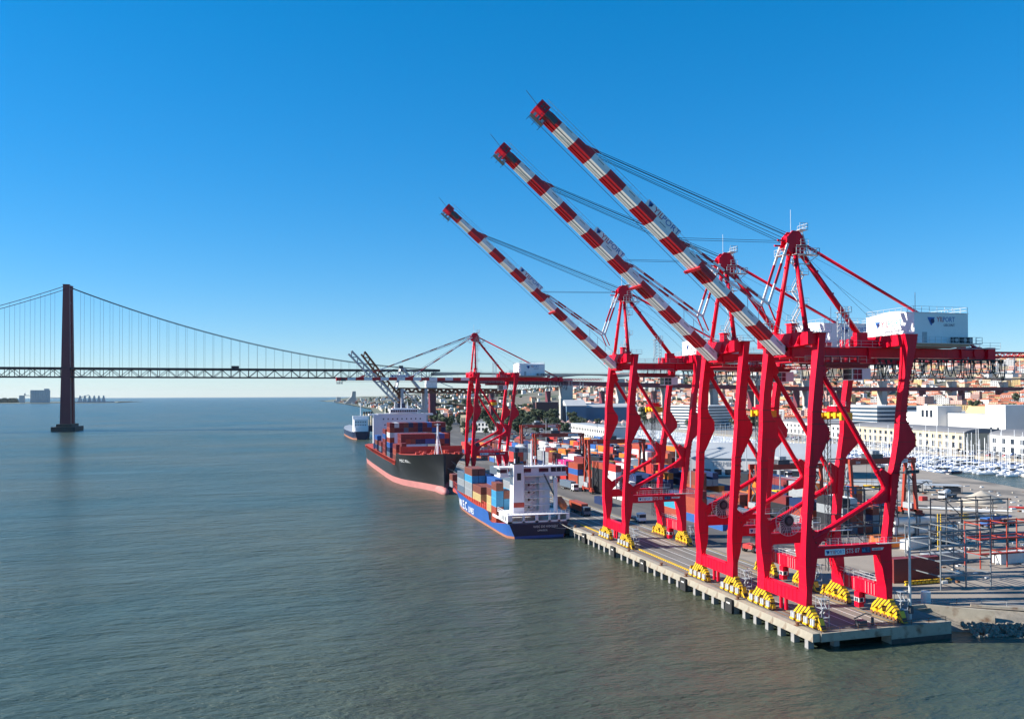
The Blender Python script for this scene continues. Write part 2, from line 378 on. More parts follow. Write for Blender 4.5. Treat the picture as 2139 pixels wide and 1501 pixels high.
def sill_mesh(x0, x1):
    b = MB(); b.box(x0, x1, -5.6, 5.6, 6.45, 8.75); b.box(x0-0.12, x1+0.12, -5.6, 5.6, 8.75, 8.83)
    for k in range(9):
        y = -4.8+k*1.2; b.box(x0-0.05, x0, y-0.05, y+0.05, 6.5, 8.7)
    for y in (-5.0, -4.2, 4.2, 5.0): b.box(x0+0.3, x0+0.6, y-0.12, y+0.12, 8.83, 9.1)
    for y in (-1.0, 0.6): b.box(x0+0.35, x1-0.35, y, y+0.5, 4.2, 6.45)
    return sh(b).mesh('sill_beam', ['red'])
def sill_rail():
    b = MB(); b.rail([(108.5, -5.5, 8.83), (108.5, 5.5, 8.83)], 1.1, 0.035, 1.3); b.rail([(107.1, -5.5, 8.83), (107.1, 5.5, 8.83)], 1.1, 0.035, 1.3)
    for y in (-4.6, -3.8, -3.0, -2.2, 1.0, 2.4, 4.0): b.beam((106.93, y, 6.6), (106.93, y, 8.8), 0.09, 0.09)
    return sh(b).mesh('handrail', ['galv'])
def girder_mesh():
    b = MB()
    b.prism([(90.3, 51.1), (90.3, 52.75), (128.0, 52.75), (138.5, 52.2), (138.5, 51.3), (128, 51.1)], 'y', -1.65, 1.65)
    b.box(90.3, 139.5, -1.95, 1.95, 50.95, 51.1)
    b.box(91.0, 108.0, -2.5, 2.5, 49.9, 50.02)
    for x in (91.5, 108.3, 119.0, 130.0): b.box(x, x+0.5, -2.05, 2.05, 50.6, 52.9)
    b.cyl((134.5, -1.9, 52.0), 1.3, 3.8, 12, 0, 'y'); b.box(136.2, 138.0, -2.4, 2.4, 50.6, 53.1)
    b.box(130.4, 131.6, -1.5, -0.4, 52.7, 53.9)
    for y in (-1.5, 1.5):
        b.beam((138.5, y, 52.3), (160.5, y, 52.3), 0.2); b.beam((138.5, y, 51.4), (160.5, y, 51.4), 0.2)
        for k in range(14): b.beam((138.5+k*1.5, y, 51.4), (139.25+k*1.5, y, 52.3), 0.1); b.beam((139.25+k*1.5, y, 52.3), (140+k*1.5, y, 51.4), 0.1)
    return sh(b).mesh('girder', ['red'])
def girder_rail():
    b = MB()
    for y in (-2.6, 2.6):
        b.box(91.5, 139.0, min(y, y*0.65), max(y, y*0.65), 52.82, 52.9)
        b.rail([(93.5, y, 52.9), (139.0, y, 52.9)], 1.15, 0.032, 2.4)
    for y in (-2.4, 2.4): b.rail([(94, y, 50.02), (107.5, y, 50.02)], 1.1, 0.03, 1.7)
    b.box(131, 151, -2.2, 2.2, 48.0, 48.14); b.rail([(131, -2.2, 48.1), (151, -2.2, 48.1)], 1.1, 0.035, 2.0); b.rail([(131, 2.2, 48.1), (151, 2.2, 48.1)], 1.1, 0.035, 2.0)
    for x in (131.5, 137, 143, 149): b.beam((x, -2.1, 48.1), (x, -2.1, 51.2), 0.12); b.beam((x, 2.1, 48.1), (x, 2.1, 51.2), 0.12)
    return sh(b).mesh('walkway', ['galv'])
def festoon_mesh():
    b = MB(); rnd = random.Random(3)
    b.beam((110, -2.3, 50.6), (140, -2.3, 50.6), 0.25, 0.3)
    x = 110.5
    while x < 140:
        w = rnd.choice((0.9, 1.4, 1.9, 2.2)); d = rnd.uniform(2.4, 3.9); y = -2.3+rnd.uniform(-0.25, 0.25)
        pts = [(x+w*(t/10), y, 50.4-d*(1-(2*t/10-1)**2)**0.8) for t in range(11)]
        b.path(pts, 0.085, 6); b.box(x-0.15, x+0.15, -2.45, -2.15, 50.0, 50.6)
        x += w*rnd.uniform(0.55, 1.05)
    return sh(b).mesh('festoon_cables', ['cable'])
def crossbeam_mesh():
    b = MB()
    b.prism([(-8.0, 52.9), (-8.0, 55.2), (8.0, 55.2), (8.0, 52.9), (3.2, 52.6), (-3.2, 52.6)], 'x', 90.6, 92.5)
    for y in (-5.6, -3.2, 3.2, 5.6): b.prism([(90.55, 52.8), (89.9, 53.2), (90.55, 54.9)], 'y', y-0.08, y+0.08)
    return sh(b).mesh('crossbeam', ['red'])
def crossbeam_l():
    b = MB()
    b.prism([(-8.0, 53.0), (-8.0, 55.0), (8.0, 55.0), (8.0, 53.0), (3, 52.76), (-3, 52.76)], 'x', 110.8, 112.6)
    b.box(104.5, 110.6, -1.4, 1.4, 52.78, 54.4)
    b.box(105.2, 107.6, -2.6, -1.42, 52.95, 55.6); b.box(108.0, 110.0, 1.45, 2.6, 52.95, 55.2)
    return sh(b).mesh('crossbeam', ['red'])
def ladder_tower():
    b = MB()
    for k in range(7):
        z = 53+k*0.9
        for x in (102.0, 103.6):
            b.beam((x, -2.4, z), (x, -2.4, z+0.9), 0.11); b.beam((x, -1.2, z), (x, -1.2, z+0.9), 0.11)
        b.beam((102, -2.4, z), (103.6, -2.4, z+0.9), 0.07); b.beam((102, -1.2, z), (102, -2.4, z+0.9), 0.07); b.beam((102, -2.4, z+0.9), (103.6, -2.4, z+0.9), 0.07)
    b.box(101.6, 104, -2.7, -0.9, 59.3, 59.4); b.rail([(101.6, -2.7, 59.4), (104, -2.7, 59.4), (104, -0.9, 59.4)], 1.0, 0.035, 0.8)
    return sh(b).mesh('ladder_tower', ['galv'])
def top_rail(pts, plat=None):
    b = MB(); b.rail(pts, 1.1, 0.035, 1.2)
    if plat: b.box(*plat)
    return sh(b).mesh('handrail', ['galv'])
TOPR = [([(92.7, -6.8, 55.2), (92.7, -2.9, 55.2)], None), ([(92.7, 2.9, 55.2), (92.7, 6.8, 55.2)], None), ([(90.5, -6.8, 55.2), (90.5, -2.9, 55.2)], None), ([(90.5, 2.9, 55.2), (90.5, 6.8, 55.2)], None), ([(91.5, -9.2, 55), (94.6, -9.2, 55)], (91.5, 94.6, -9.2, -7.8, 54.9, 55.0)), ([(91.5, 9.2, 55), (94.6, 9.2, 55)], (91.5, 94.6, 7.8, 9.2, 54.9, 55.0)), ([(109.5, -5, 55.0), (114, -5, 55.0)], None), ([(110.4, -7.6, 55.0), (110.4, 2, 55.0)], None)]
def house_mesh():
    b = MB()
    b.prism([(-6.5, 53.6), (-6.5, 59.2), (-0.2, 59.75), (0.2, 59.75), (6.5, 59.2), (6.5, 53.6)], 'x', 114.8, 127.2)
    b.prism([(-6.6, 59.22), (0, 59.82), (6.6, 59.22), (6.6, 59.32), (0, 59.92), (-6.6, 59.32)], 'x', 114.7, 127.3)
    b.box(114.0, 127.4, -6.6, 6.6, 52.95, 53.55, 1)
    return sh(b).mesh('house_shell', ['white', 'grey_steel'])
def house_rail():
    b = MB(); z = 59.3
    b.rail([(114.8, -6.4, z), (127.2, -6.4, z), (127.2, 6.4, z), (114.8, 6.4, z), (114.8, -6.4, z)], 1.15, 0.035, 1.6)
    b.box(114.0, 128.9, -8.2, -6.6, 53.35, 53.47); b.rail([(114.0, -8.1, 53.47), (128.9, -8.1, 53.47), (128.9, -6.6, 53.47)], 1.15, 0.035, 1.3)
    b.box(112.9, 114.0, -6, 6, 53.35, 53.45); b.rail([(113, -6, 53.45), (113, 6, 53.45)], 1.1, 0.035, 1.2)
    b.tube((115.2, -6.3, 59.3), (115.2, -6.3, 63.0), 0.06, 6)
    return sh(b).mesh('handrail', ['galv'])
def aircon_mesh(x): return sh(MB().box(x, x+1.0, -7.5, -6.62, 53.5, 54.7).cyl((x+0.5, -7.56, 54.1), 0.36, 0.07, 12, 1, 'y')).mesh('air_conditioner', ['dark_steel', 'grey_steel'])
VENTS = ((114.72, 114.8, -3.4, -1.5, 56.0, 56.25), (114.72, 114.8, -1.0, 0.9, 56.0, 56.25), (114.7, 114.8, 2.0, 3.0, 53.6, 55.6), (116.6, 117.6, -6.58, -6.5, 53.6, 55.6), (114.3, 114.8, -2.3, -0.9, 54.0, 55.6))
def aframe_front(sg):
    b = MB(); b.tube((92.6, sg*4.9, 54.9), (93.1, sg*0.75, 71.2), 0.46, 12, 0, 0.40); b.tube((92.55, sg*4.95, 54.9), (92.65, sg*4.75, 55.8), 0.72, 12)
    for t in (0.3, 0.55, 0.8): p = Vector((92.6, sg*4.9, 54.9)).lerp(Vector((93.1, sg*0.75, 71.2)), t); b.box(p.x-0.6, p.x-0.35, p.y-0.12, p.y+0.12, p.z-0.15, p.z+0.15)
    return sh(b).mesh('mast_leg', ['red'], True)
def aframe_back():
    b = MB(); b.tube((94.6, 0, 71.0), (108.3, 0, 54.6), 0.52, 12)
    for t in (0.25, 0.5, 0.75): p = Vector((94.6, 0, 71)).lerp(Vector((108.3, 0, 54.6)), t); b.box(p.x+0.35, p.x+0.65, -0.15, 0.15, p.z+0.2, p.z+0.5)
    return sh(b).mesh('mast_strut', ['red'], True)
def backstay():
    b = MB(); b.tube((94.8, 0, 72.6), (136.0, 0, 53.0), 0.30, 10); return sh(b).mesh('backstay', ['red'], True)
def apex_mesh():
    b = MB()
    for y in (-0.85, 0.85): b.prism([(91.2, 71.3), (91.4, 73.3), (92.6, 74.55), (93.9, 74.5), (95.3, 73.0), (95.4, 71.0), (93.8, 70.0), (92.1, 70.4)], 'y', y-0.1, y+0.1)
    for x, z, r in ((92.4, 73.2, 0.75), (93.7, 73.5, 0.6), (92.2, 71.6, 0.5)): b.cyl((x, -0.75, z), r, 1.5, 14, 0, 'y')
    b.box(93.6, 95.2, -0.8, 0.8, 70.4, 72.4); b.box(89.7, 91.3, -0.5, -0.25, 72.5, 72.8); b.box(89.5, 91.0, 0.2, 0.45, 71.6, 71.9)
    return sh(b).mesh('mast_head', ['red'])
def apex_gear():
    b = MB()
    b.box(93.7, 95.4, -1.6, 1.6, 74.6, 74.7); b.rail([(93.7, -1.6, 74.7), (95.4, -1.6, 74.7), (95.4, 1.6, 74.7)], 1.2, 0.045, 0.7)
    b.box(92.4, 97.4, -2.3, -0.95, 69.9, 70.02); b.rail([(92.4, -2.3, 70), (97.4, -2.3, 70), (97.4, 1.5, 70)], 1.2, 0.045, 0.8)
    b.box(94.5, 97.4, 0.95, 2.0, 69.9, 70.02)
    for x in (94.0, 97.2): b.beam((x, -2.2, 69.9), (95.4, -0.6, 68.2), 0.13)
    b.beam((93.3, -2.0, 68.2), (95.4, -2.0, 68.2), 0.16)
    for k in range(9):                                        # inclined ladder at the head
        t = k/9; b.beam((94.4+1.5*t, -1.2, 74.2-4.1*t), (94.4+1.5*t, -0.6, 74.2-4.1*t), 0.07)
    b.beam((94.4, -1.25, 74.3), (95.9, -1.25, 70.0), 0.16); b.beam((94.4, -0.6, 74.3), (95.9, -0.6, 70.0), 0.13)
    b.box(90.2, 91.6, -1.4, 1.4, 69.8, 69.9); b.rail([(90.2, -1.4, 69.9), (90.2, 1.4, 69.9)], 1.1, 0.045, 0.7)
    b.tube((92.8, 0, 74.4), (92.8, 0, 78.6), 0.045, 6)
    return sh(b).mesh('mast_platform', ['galv'])
def stair_mesh():
    b = MB(); z = 55.2; k = 0
    while z < 69.0:
        y0, y1 = (-1.0, 1.6) if k % 2 == 0 else (1.6, -1.0); h = 2.75
        for x in (94.0, 94.8): b.beam((x, y0, z), (x, y1, z+h), 0.09, 0.2); b.beam((x, y0, z+1.0), (x, y1, z+h+1.0), 0.06)
        for q in range(9): t = q/8; b.box(94.0, 94.8, lerp(y0, y1, t)-0.1, lerp(y0, y1, t)+0.1, z+h*t, z+h*t+0.04)
        s_ = 1 if y1 > 0 else -1
        b.box(93.6, 95.2, min(y1, y1+s_*1.0), max(y1, y1+s_*1.0), z+h, z+h+0.08); b.rail([(93.6, y1+s_*1.0, z+h), (95.2, y1+s_*1.0, z+h)], 1.1, 0.04, 0.8)
        b.beam((93.0, y1+s_*0.5, z+h), (93.6, y1+s_*0.5, z+h), 0.12)
        z += h; k += 1
    return sh(b).mesh('stair', ['galv'])
def reel_mesh():
    b = MB(); cx, cy, cz = 96.1, 6.4, 19.3
    for k in range(26):
        a = 2*math.pi*k/26
        b.beam((cx+1.0*math.cos(a), cy-0.25, cz+1.0*math.sin(a)), (cx+2.9*math.cos(a), cy-0.3, cz+2.9*math.sin(a)), 0.045, 0.08)
        a2 = a+2*math.pi/26; b.beam((cx+2.9*math.cos(a), cy-0.3, cz+2.9*math.sin(a)), (cx+2.9*math.cos(a2), cy-0.3, cz+2.9*math.sin(a2)), 0.08)
    b.cyl((cx, cy-0.15, cz), 1.25, 0.5, 24, 1, 'y'); b.cyl((cx, cy-0.5, cz), 0.6, 0.9, 14, 2, 'y')
    b.box(cx-1.0, cx+1.0, cy+0.4, cy+1.4, 16.9, 20.2, 2)
    return sh(b).mesh('cable_reel', ['galv', 'cable', 'dark_steel'])
def lift_mast():
    b = MB(); x0, x1, y0, y1 = 104.9, 105.7, 6.0, 6.9
    for x in (x0, x1):
        for y in (y0, y1): b.beam((x, y, 9), (x, y, 46), 0.09)
    z = 9.0
    while z < 45:
        b.beam((x0, y0, z), (x1, y0, z+1.2), 0.06); b.beam((x1, y0, z+1.2), (x0, y0, z+1.2), 0.06); b.beam((x0, y0, z), (x0, y1, z+1.2), 0.06); z += 1.2
    for z in (20.0, 31.0, 38.0): b.box(105.6, 108.6, 6.0, 7.2, z, z+0.12)
    return sh(b).mesh('lift_mast', ['dark_steel'])
def leg_stair(x, yy, z1):
    b = MB(); z = 3.0+0.2; k = 0
    for xx in (x, x+1.5):
        for y in (yy, yy+1.6): b.beam((xx, y, 3.0), (xx, y, z1+1.1), 0.08)
    while z < z1-0.5:
        ya, yb = (yy+0.1, yy+1.5) if k % 2 == 0 else (yy+1.5, yy+0.1); b.beam((x+0.35, ya, z), (x+0.35, yb, z+1.6), 0.07, 0.2); b.beam((x+1.1, ya, z), (x+1.1, yb, z+1.6), 0.07, 0.2)
        z += 1.6; k += 1; b.box(x, x+1.5, yy, yy+1.6, z, z+0.06)
    b.rail([(x, yy, z1), (x+1.5, yy, z1), (x+1.5, yy+1.6, z1)], 1.1, 0.04, 0.75)
    return sh(b).mesh('access_stair', ['grey_steel'])
def cabin_mesh():
    b = MB()
    b.box(105.0, 107.3, -1.5, 1.3, 46.6, 48.9); b.box(107.35, 109.3, -1.3, 1.3, 46.8, 48.9)
    for (x0, x1) in ((105.15, 106.1), (106.2, 107.15)):
        for z0, z1 in ((46.8, 47.7), (47.8, 48.7)): b.box(x0, x1, -1.53, -1.50, z0, z1, 1)
    for z0, z1 in ((46.8, 47.7), (47.8, 48.7)): b.box(104.97, 105.0, -1.3, 1.1, z0, z1, 1)
    return sh(b).mesh('operator_cabin', ['white', 'glass_dark'])
def trolley_mesh():
    b = MB()
    b.box(98.0, 105.5, -3.0, 3.0, 49.6, 49.95); b.box(99, 104.4, -2.2, 2.2, 48.9, 49.6); b.prism([(103.5, 49.6), (109, 49.6), (108, 48.9), (105, 48.9)], 'y', -1.6, 1.6)
    b.rail([(98, -3, 49.95), (105.5, -3, 49.95)], 1.0, 0.04, 1.2)
    for x in (99, 101, 103, 105): b.beam((x, -2.9, 49.6), (x+0.6, -2.2, 51.0), 0.15)
    return sh(b).mesh('trolley', ['red_dark'])
def spreader_mesh():
    b = MB()
    b.box(101.0, 103.9, -2.0, 2.0, 40.7, 41.2, 1); b.box(101.4, 103.5, -1.2, 1.2, 41.2, 41.7, 1); b.rail([(101.2, -1.2, 41.7), (103.7, -1.2, 41.7)], 0.9, 0.05, 0.9, 2)
    b.box(101.6, 103.3, -3.0, 3.0, 39.8, 40.4)
    for y in (-3.1, 2.5): b.box(101.2, 103.7, y, y+0.6, 39.1, 40.5)
    for y in (-1.3, 0.5): b.box(101.3, 103.6, y, y+0.7, 39.4, 40.7)
    for x in (101.2, 103.7):
        for y in (-1.8, 1.8): b.tube((x, y, 41.2), (x+0.3, y*0.9, 49.5), 0.035, 5, 3)
    return sh(b).mesh('spreader', ['yellow', 'red', 'galv', 'cable'])
BOOM_H = (90.1, 51.35)
def boomP(A):
    c, s = math.cos(A), math.sin(A)
    return lambda t, y, h: (BOOM_H[0]-c*t+s*h, y, BOOM_H[1]+s*t+c*h)
def boom_mesh(A):
    p = boomP(A); b = MB(); W = 1.65
    cuts = [0.0, 4.1]
    for k in range(7): cuts += [8.05+7.75*k, 11.85+7.75*k]
    cuts = [x for x in cuts if x < 58]+[58.3, 61.4]
    def top(t): return 1.3 if t < 52 else lerp(1.3, 0.85, (t-52)/9.4)
    for i, (a, c) in enumerate(zip(cuts[:-1], cuts[1:])):
        mi = 0 if i % 2 == 0 else 1
        ra = [p(a, -W, 0), p(a, W, 0), p(a, W, top(a)), p(a, -W, top(a))]; rb = [p(c, -W, 0), p(c, W, 0), p(c, W, top(c)), p(c, -W, top(c))]
        b.loft([ra, rb], mi)
        for y0, y1, h0, h1 in ((-W-0.22, -W+0.1, -0.08, 0.10), (W-0.1, W+0.22, -0.08, 0.10), (-0.75, -0.6, -0.16, 0.0), (0.6, 0.75, -0.16, 0.0), (-W-0.07, -W, 0.52, 0.60)):
            b.loft([[p(a, y0, h0), p(a, y1, h0), p(a, y1, h1), p(a, y0, h1)], [p(c, y0, h0), p(c, y1, h0), p(c, y1, h1), p(c, y0, h1)]], mi)
        m_ = (a+c)/2
        b.loft([[p(m_-0.6, -W-0.05, 0.85), p(m_-0.6, -W, 0.85), p(m_-0.6, -W, 0.93), p(m_-0.6, -W-0.05, 0.93)], [p(m_+0.9, -W-0.05, 0.85), p(m_+0.9, -W, 0.85), p(m_+0.9, -W, 0.93), p(m_+0.9, -W-0.05, 0.93)]], 2)
    for t0 in (50.9, 27.3):                                     # rope and stay lugs
        for y in (-0.9, 0.9): b.loft([[p(t0, y-0.12, 1.2), p(t0, y+0.12, 1.2), p(t0-0.9, y+0.12, 2.3), p(t0-0.9, y-0.12, 2.3)], [p(t0+2.6, y-0.12, 1.2), p(t0+2.6, y+0.12, 1.2), p(t0-0.3, y+0.12, 2.4), p(t0-0.3, y-0.12, 2.4)]], 1)
    b.loft([[p(23.0, -3.0, -0.5), p(23.0, 3.0, -0.5), p(23.0, 3.0, -0.15), p(23.0, -3.0, -0.15)], [p(23.6, -3.0, -0.5), p(23.6, 3.0, -0.5), p(23.6, 3.0, -0.15), p(23.6, -3.0, -0.15)]], 1)
    return sh(b).mesh('boom', ['boom_white', 'boom_red', 'dark_steel'])
def boom_head(A):
    p = boomP(A); b = MB()
    def bx(a, c, y0, y1, h0, h1, mi): b.loft([[p(a, y0, h0), p(a, y1, h0), p(a, y1, h1), p(a, y0, h1)], [p(c, y0, h0), p(c, y1, h0), p(c, y1, h1), p(c, y0, h1)]], mi)
    bx(61.4, 63.4, -1.9, 1.9, -0.3, 1.25, 0)
    for a in (61.7, 62.4):
        for h in (0.05, 0.6): bx(a, a+0.45, -1.96, -1.9, h, h+0.35, 1)
    for a in (-1.3, -0.4, 0.5):
        for h in (0.05, 0.6): bx(63.38, 63.44, a, a+0.6, h, h+0.35, 1)
    bx(59.0, 61.4, -2.0, -1.7, -0.4, 0.5, 1)
    bx(60.4, 63.2, -1.7, -0.5, -1.9, -1.84, 1)
    for a in (60.5, 61.8, 63.1):
        for y in (-1.7, 1.6): bx(a, a+0.08, y, y+0.08, -1.8, -0.2, 1)
    for y in (-1.7, 1.62): bx(60.4, 63.2, y, y+0.08, -1.1, -1.02, 1)
    for a in (60.7, 61.6, 62.4): bx(a, a+0.5, -1.6, -1.5, -1.75, -1.15, 2)
    b.tube(p(63.4, 0, 0.8), p(66.4, 0, 1.2), 0.05, 5, 1)
    for t in range(47):                                       # handrail on the boom's top edge
        a = 16+t
        if t % 2 == 0: b.beam(p(a, -1.5, 1.0), p(a, -1.5, 2.3), 0.05, 0.05, 3)
    b.beam(p(16, -1.5, 2.3), p(62.6, -1.5, 2.1), 0.05, 0.05, 3); b.beam(p(16, -1.5, 1.7), p(62.6, -1.5, 1.55), 0.045, 0.045, 3)
    b.beam(p(0.5, 2.1, -0.6), p(62, 2.1, -0.6), 0.07, 0.07, 1); b.beam(p(0.5, -2.1, -0.75), p(62, -2.1, -0.75), 0.06, 0.06, 1)
    for a in (2, 5, 8, 11): b.beam(p(a, -1.5, 1.2), p(a+1.6, -1.5, 3.0), 0.08, 0.08, 3)
    b.beam(p(2.5, -1.5, 3.0), p(13, -1.5, 3.0), 0.08, 0.08, 3)
    return sh(b).mesh('boom_head', ['red', 'dark_steel', 'grey_steel', 'galv'])
def rope_mesh(A):
    p = boomP(A); b = MB(); e = 50.4
    for y, dz, t in ((-1.1, 0.2, e), (-0.5, 0, e), (-0.35, -0.1, e), (0.5, -0.5, e), (0.9, -1.0, e-0.3), (1.2, -1.3, e-0.5)):
        b.tube((92.0, y*0.8, 73.6+dz), p(t, y, 2.3), 0.05, 5)
    for y in (-0.9, 0.9): b.tube((91.2, y, 72.5), p(29.5, y, 1.6), 0.04, 5)
    for y0, y1, x, z in ((-1.2, -5.0, 118, 59.2), (1.2, 4.0, 116, 59.2), (-0.5, -3.0, 112, 55)): b.tube((95.5, y0, 70.2), (x, y1, z), 0.025, 5)
    return sh(b).mesh('rope', ['cable'])
def stay_mesh(A, side):
    p = boomP(A); b = MB()
    def seg(a, c, y, n):
        a = Vector(a); c = Vector(c)
        for k in range(n):
            q0 = a.lerp(c, k/n); q1 = a.lerp(c, (k+1)/n); q0.y = y; q1.y = y; b.beam(q0, q1, 0.26, 0.42, k % 2)
    for y in (side*1.15,):
        if A > 0.1:
            v = (87.2, 0, 60.6); seg((91.4, 0, 72.0), v, y, 3); seg(v, p(27.0, 0, 2.2), y, 7)
        else:
            seg((91.5, 0, 73.2), p(50.0, 0, 2.3), y, 15); seg((91.8, 0, 72.2), p(27.0, 0, 2.3), y, 9)
    if A > 0.1:
        b.beam((87.2, side*1.15, 60.6), (88.6, side*1.15, 57.6), 0.22, 0.22, 1)
    return sh(b).mesh('forestay', ['boom_white', 'boom_red'])
def bogie_eq():
    b = MB()
    b.prism([(-2.1, 2.5), (-1.5, 3.65), (1.5, 3.65), (2.1, 2.5), (1.2, 2.3), (-1.2, 2.3)], 'x', -0.5, 0.5)
    for c in (-1.9, 1.9):
        b.prism([(c-1.5, 1.15), (c-1.25, 2.0), (c-0.3, 2.75), (c+0.3, 2.75), (c+1.25, 2.0), (c+1.5, 1.15), (c+0.7, 1.2), (c, 1.7), (c-0.7, 1.2)], 'x', -0.42, 0.42)
    return b.mesh('equalizer_beam', ['hazard'])
def bogie_truck(motor):
    b = MB()
    b.prism([(-0.88, 0.42), (-0.8, 0.95), (-0.25, 1.3), (0.25, 1.3), (0.8, 0.95), (0.88, 0.42)], 'x', -0.36, 0.36)
    for y in (-0.48, 0.48): b.cyl((-0.42, y, 0.38), 0.36, 0.84, 14, 1, 'x')
    if motor:
        b.box(-1.15, -0.42, -0.55, 0.55, 0.42, 0.72)
        for y in (-0.3, 0.3): b.cyl((-0.82, y, 0.72), 0.25, 1.05, 10, 2)
    return b.mesh('wheel_truck', ['yellow', 'rust', 'galv'])
def bogie_sweep():
    b = MB(); b.prism([(0, 0.25), (1.1, 0.25), (0.1, 2.3), (0, 2.3)], 'x', -0.45, 0.45); return b.mesh('rail_buffer', ['hazard'])
def checker_cab():
    b = MB(); b.box(106.4, 107.5, -1.0, 0.3, 3.5, 6.4, 0); b.box(106.36, 107.54, -1.04, 0.34, 4.5, 5.3, 1)
    for y in (-0.8, -0.25): b.box(106.3, 106.36, y, y+0.4, 4.55, 5.25, 2)
    b.box(106.6, 107.3, -1.07, -1.04, 4.55, 5.25, 2); b.box(106.9, 107.2, -0.5, -0.2, 6.4, 7.0, 0)
    return sh(b).mesh('ground_cabin', ['red', 'white', 'glass_dark'])
def logo_mesh():
    b = MB(); b.prism([(-0.75, 0.62), (0.75, 0.62), (0.12, -0.7), (-0.05, -0.7)], 'y', -0.012, 0.012)
    b.cyl((0.25, -0.03, 0.0), 0.40, 0.012, 14, 1, 'y'); return b.mesh('emblem', ['sign_blue', 'sign_navy'])
def logo(parent, pos, s, xdir, updir):
    me = cached('logo', logo_mesh); o = bpy.data.objects.new('emblem', me); COL.objects.link(o)
    x = Vector(xdir).normalized()*s; u = Vector(updir).normalized()*s; n = x.cross(u).normalized()
    o.parent = parent; o.matrix_local = Matrix(((x.x, -n.x, u.x, pos[0]), (x.y, -n.y, u.y, pos[1]), (x.z, -n.z, u.z, pos[2]), (0, 0, 0, 1)))
    return o
def make_crane(label, Y, A, num, detail=True):
    t = thing('gantry_crane', label, 'crane', (OX, Y, OZ), 'red ship to shore cranes along the quay')
    def part(name, key, fn, parent=t): return put(name, cached(key, fn), parent)
    for nm, tab in (('w', WLEG), ('l', LLEG)):
        for sg in (-1, 1): part('leg', ('leg', nm, sg), lambda: leg_mesh(tab, sg))
    for sg in (-1, 1):
        part('brace', ('br', sg), lambda: brace_mesh(sg)); [part('gusset', ('gu', sg, i), lambda: gusset_mesh(sg, i)) for i in range(3)]
        pb = part('portal_beam', ('pb', sg), lambda: portal_mesh(sg)); part('handrail', ('pr', sg), lambda: portal_rail(sg), pb)
        part('mast_leg', ('af', sg), lambda: aframe_front(sg))
        if sg == -1:
            s = MB().box(-1.1, 5.2, -0.03, 0.0, -0.45, 0.45).mesh('sign_panel', ['white']) if False else None
            x0 = 93.9-OX; z0 = 15.55-OZ; y0 = -7.82
            pn = put('sign_panel', cached('pn', lambda: MB().box(0, 4.2, -0.02, 0.0, -0.12, 0.92).mesh('sign_panel', ['white'])), pb, (x0, y0, z0-0.15))
            logo(pn, (0.55, -0.04, 0.4), 0.5, (1, 0, 0), (0, 0, 1))
            text('YIL', 0.95, 'sign_red', pn, (1.0, -0.035, 0.08), (1, 0, 0), (0, 0, 1)); text('PORT', 0.95, 'sign_blue', pn, (2.05, -0.035, 0.08), (1, 0, 0), (0, 0, 1), sx=0.82)
            text('STS '+num, 1.15, 'paint_white', pb, (x0+4.45, y0-0.02, z0-0.1), (1, 0, 0), (0, 0, 1), sx=0.88)
            bl = put('capacity_plate', cached('cp', lambda: MB().box(0, 1.9, -0.02, 0.0, -0.1, 0.95).mesh('capacity_plate', ['sign_navy'])), pb, (x0+7.75, y0, z0-0.15))
            text('66.', 0.9, 'sign_cyan', bl, (0.05, -0.035, 0.12), (1, 0, 0), (0, 0, 1), sx=0.8)
            for k in range(3): text('50 t', 0.26, 'sign_cyan', bl, (1.2, -0.035, 0.1+0.27*k), (1, 0, 0), (0, 0, 1))
            mp = put('maker_plate', cached('mp', lambda: MB().box(0, 2.6, -0.02, 0.0, 0, 0.45).mesh('maker_plate', ['white'])), pb, (x0+9.95, y0, z0+0.1))
            text('LIEBHERR', 0.4, 'sign_navy', mp, (0.12, -0.035, 0.08), (1, 0, 0), (0, 0, 1), sx=1.05)
    sb = part('sill_beam', 'sw', lambda: sill_mesh(90.15, 91.3)); sl = part('sill_beam', 'sl', lambda: sill_mesh(106.95, 108.2)); part('handrail', 'slr', sill_rail, sl)
    g = part('girder', 'gi', girder_mesh); part('walkway', 'gr', girder_rail, g); part('festoon_cables', 'fe', festoon_mesh, g)
    part('crossbeam', 'cw', crossbeam_mesh); part('crossbeam', 'cl', crossbeam_l); part('ladder_tower', 'dg', ladder_tower); [part('handrail', ('tr', i), lambda: top_rail(*TOPR[i])) for i in range(len(TOPR))]
    part('winch_cabin', 'wc', lambda: sh(MB().box(93.2, 94.6, 0.6, 2.2, 55.2, 57.2).box(93.0, 94.8, 0.4, 2.4, 57.2, 57.35)).mesh('winch_cabin', ['red']))
    h = part('machinery_house', 'ho', house_mesh); part('handrail', 'hr', house_rail, h); [part('air_conditioner', ('ac', x), lambda: aircon_mesh(x), h) for x in (123.0, 125.0, 126.3)]; [part('vent', ('hv', i), lambda: sh(MB().box(*VENTS[i])).mesh('vent', ['grey_steel']), h) for i in range(5)]
    yo = -6.52; X = (1, 0, 0); Zv = (0, 0, 1)
    logo(h, (118.6-OX, yo-0.02, 57.7-OZ), 1.15, X, Zv)
    text('YIL', 1.35, 'sign_red', h, (119.9-OX, yo, 57.6-OZ), X, Zv, sx=0.9); text('PORT', 1.35, 'sign_blue', h, (121.3-OX, yo, 57.6-OZ), X, Zv, sx=0.82)
    text('LISCONT', 0.7, 'sign_navy', h, (121.5-OX, yo, 56.75-OZ), X, Zv, sx=0.9)
    xo = 114.8-OX-0.02
    logo(h, (xo-0.02, 3.3, 57.6-OZ), 0.95, (0, -1, 0), Zv); text('YIL', 1.75, 'sign_red', h, (xo, 2.4, 57.0-OZ), (0, -1, 0), Zv, sx=0.95); text('PORT', 1.75, 'sign_cyan', h, (xo, 0.45, 57.0-OZ), (0, -1, 0), Zv, sx=0.85)
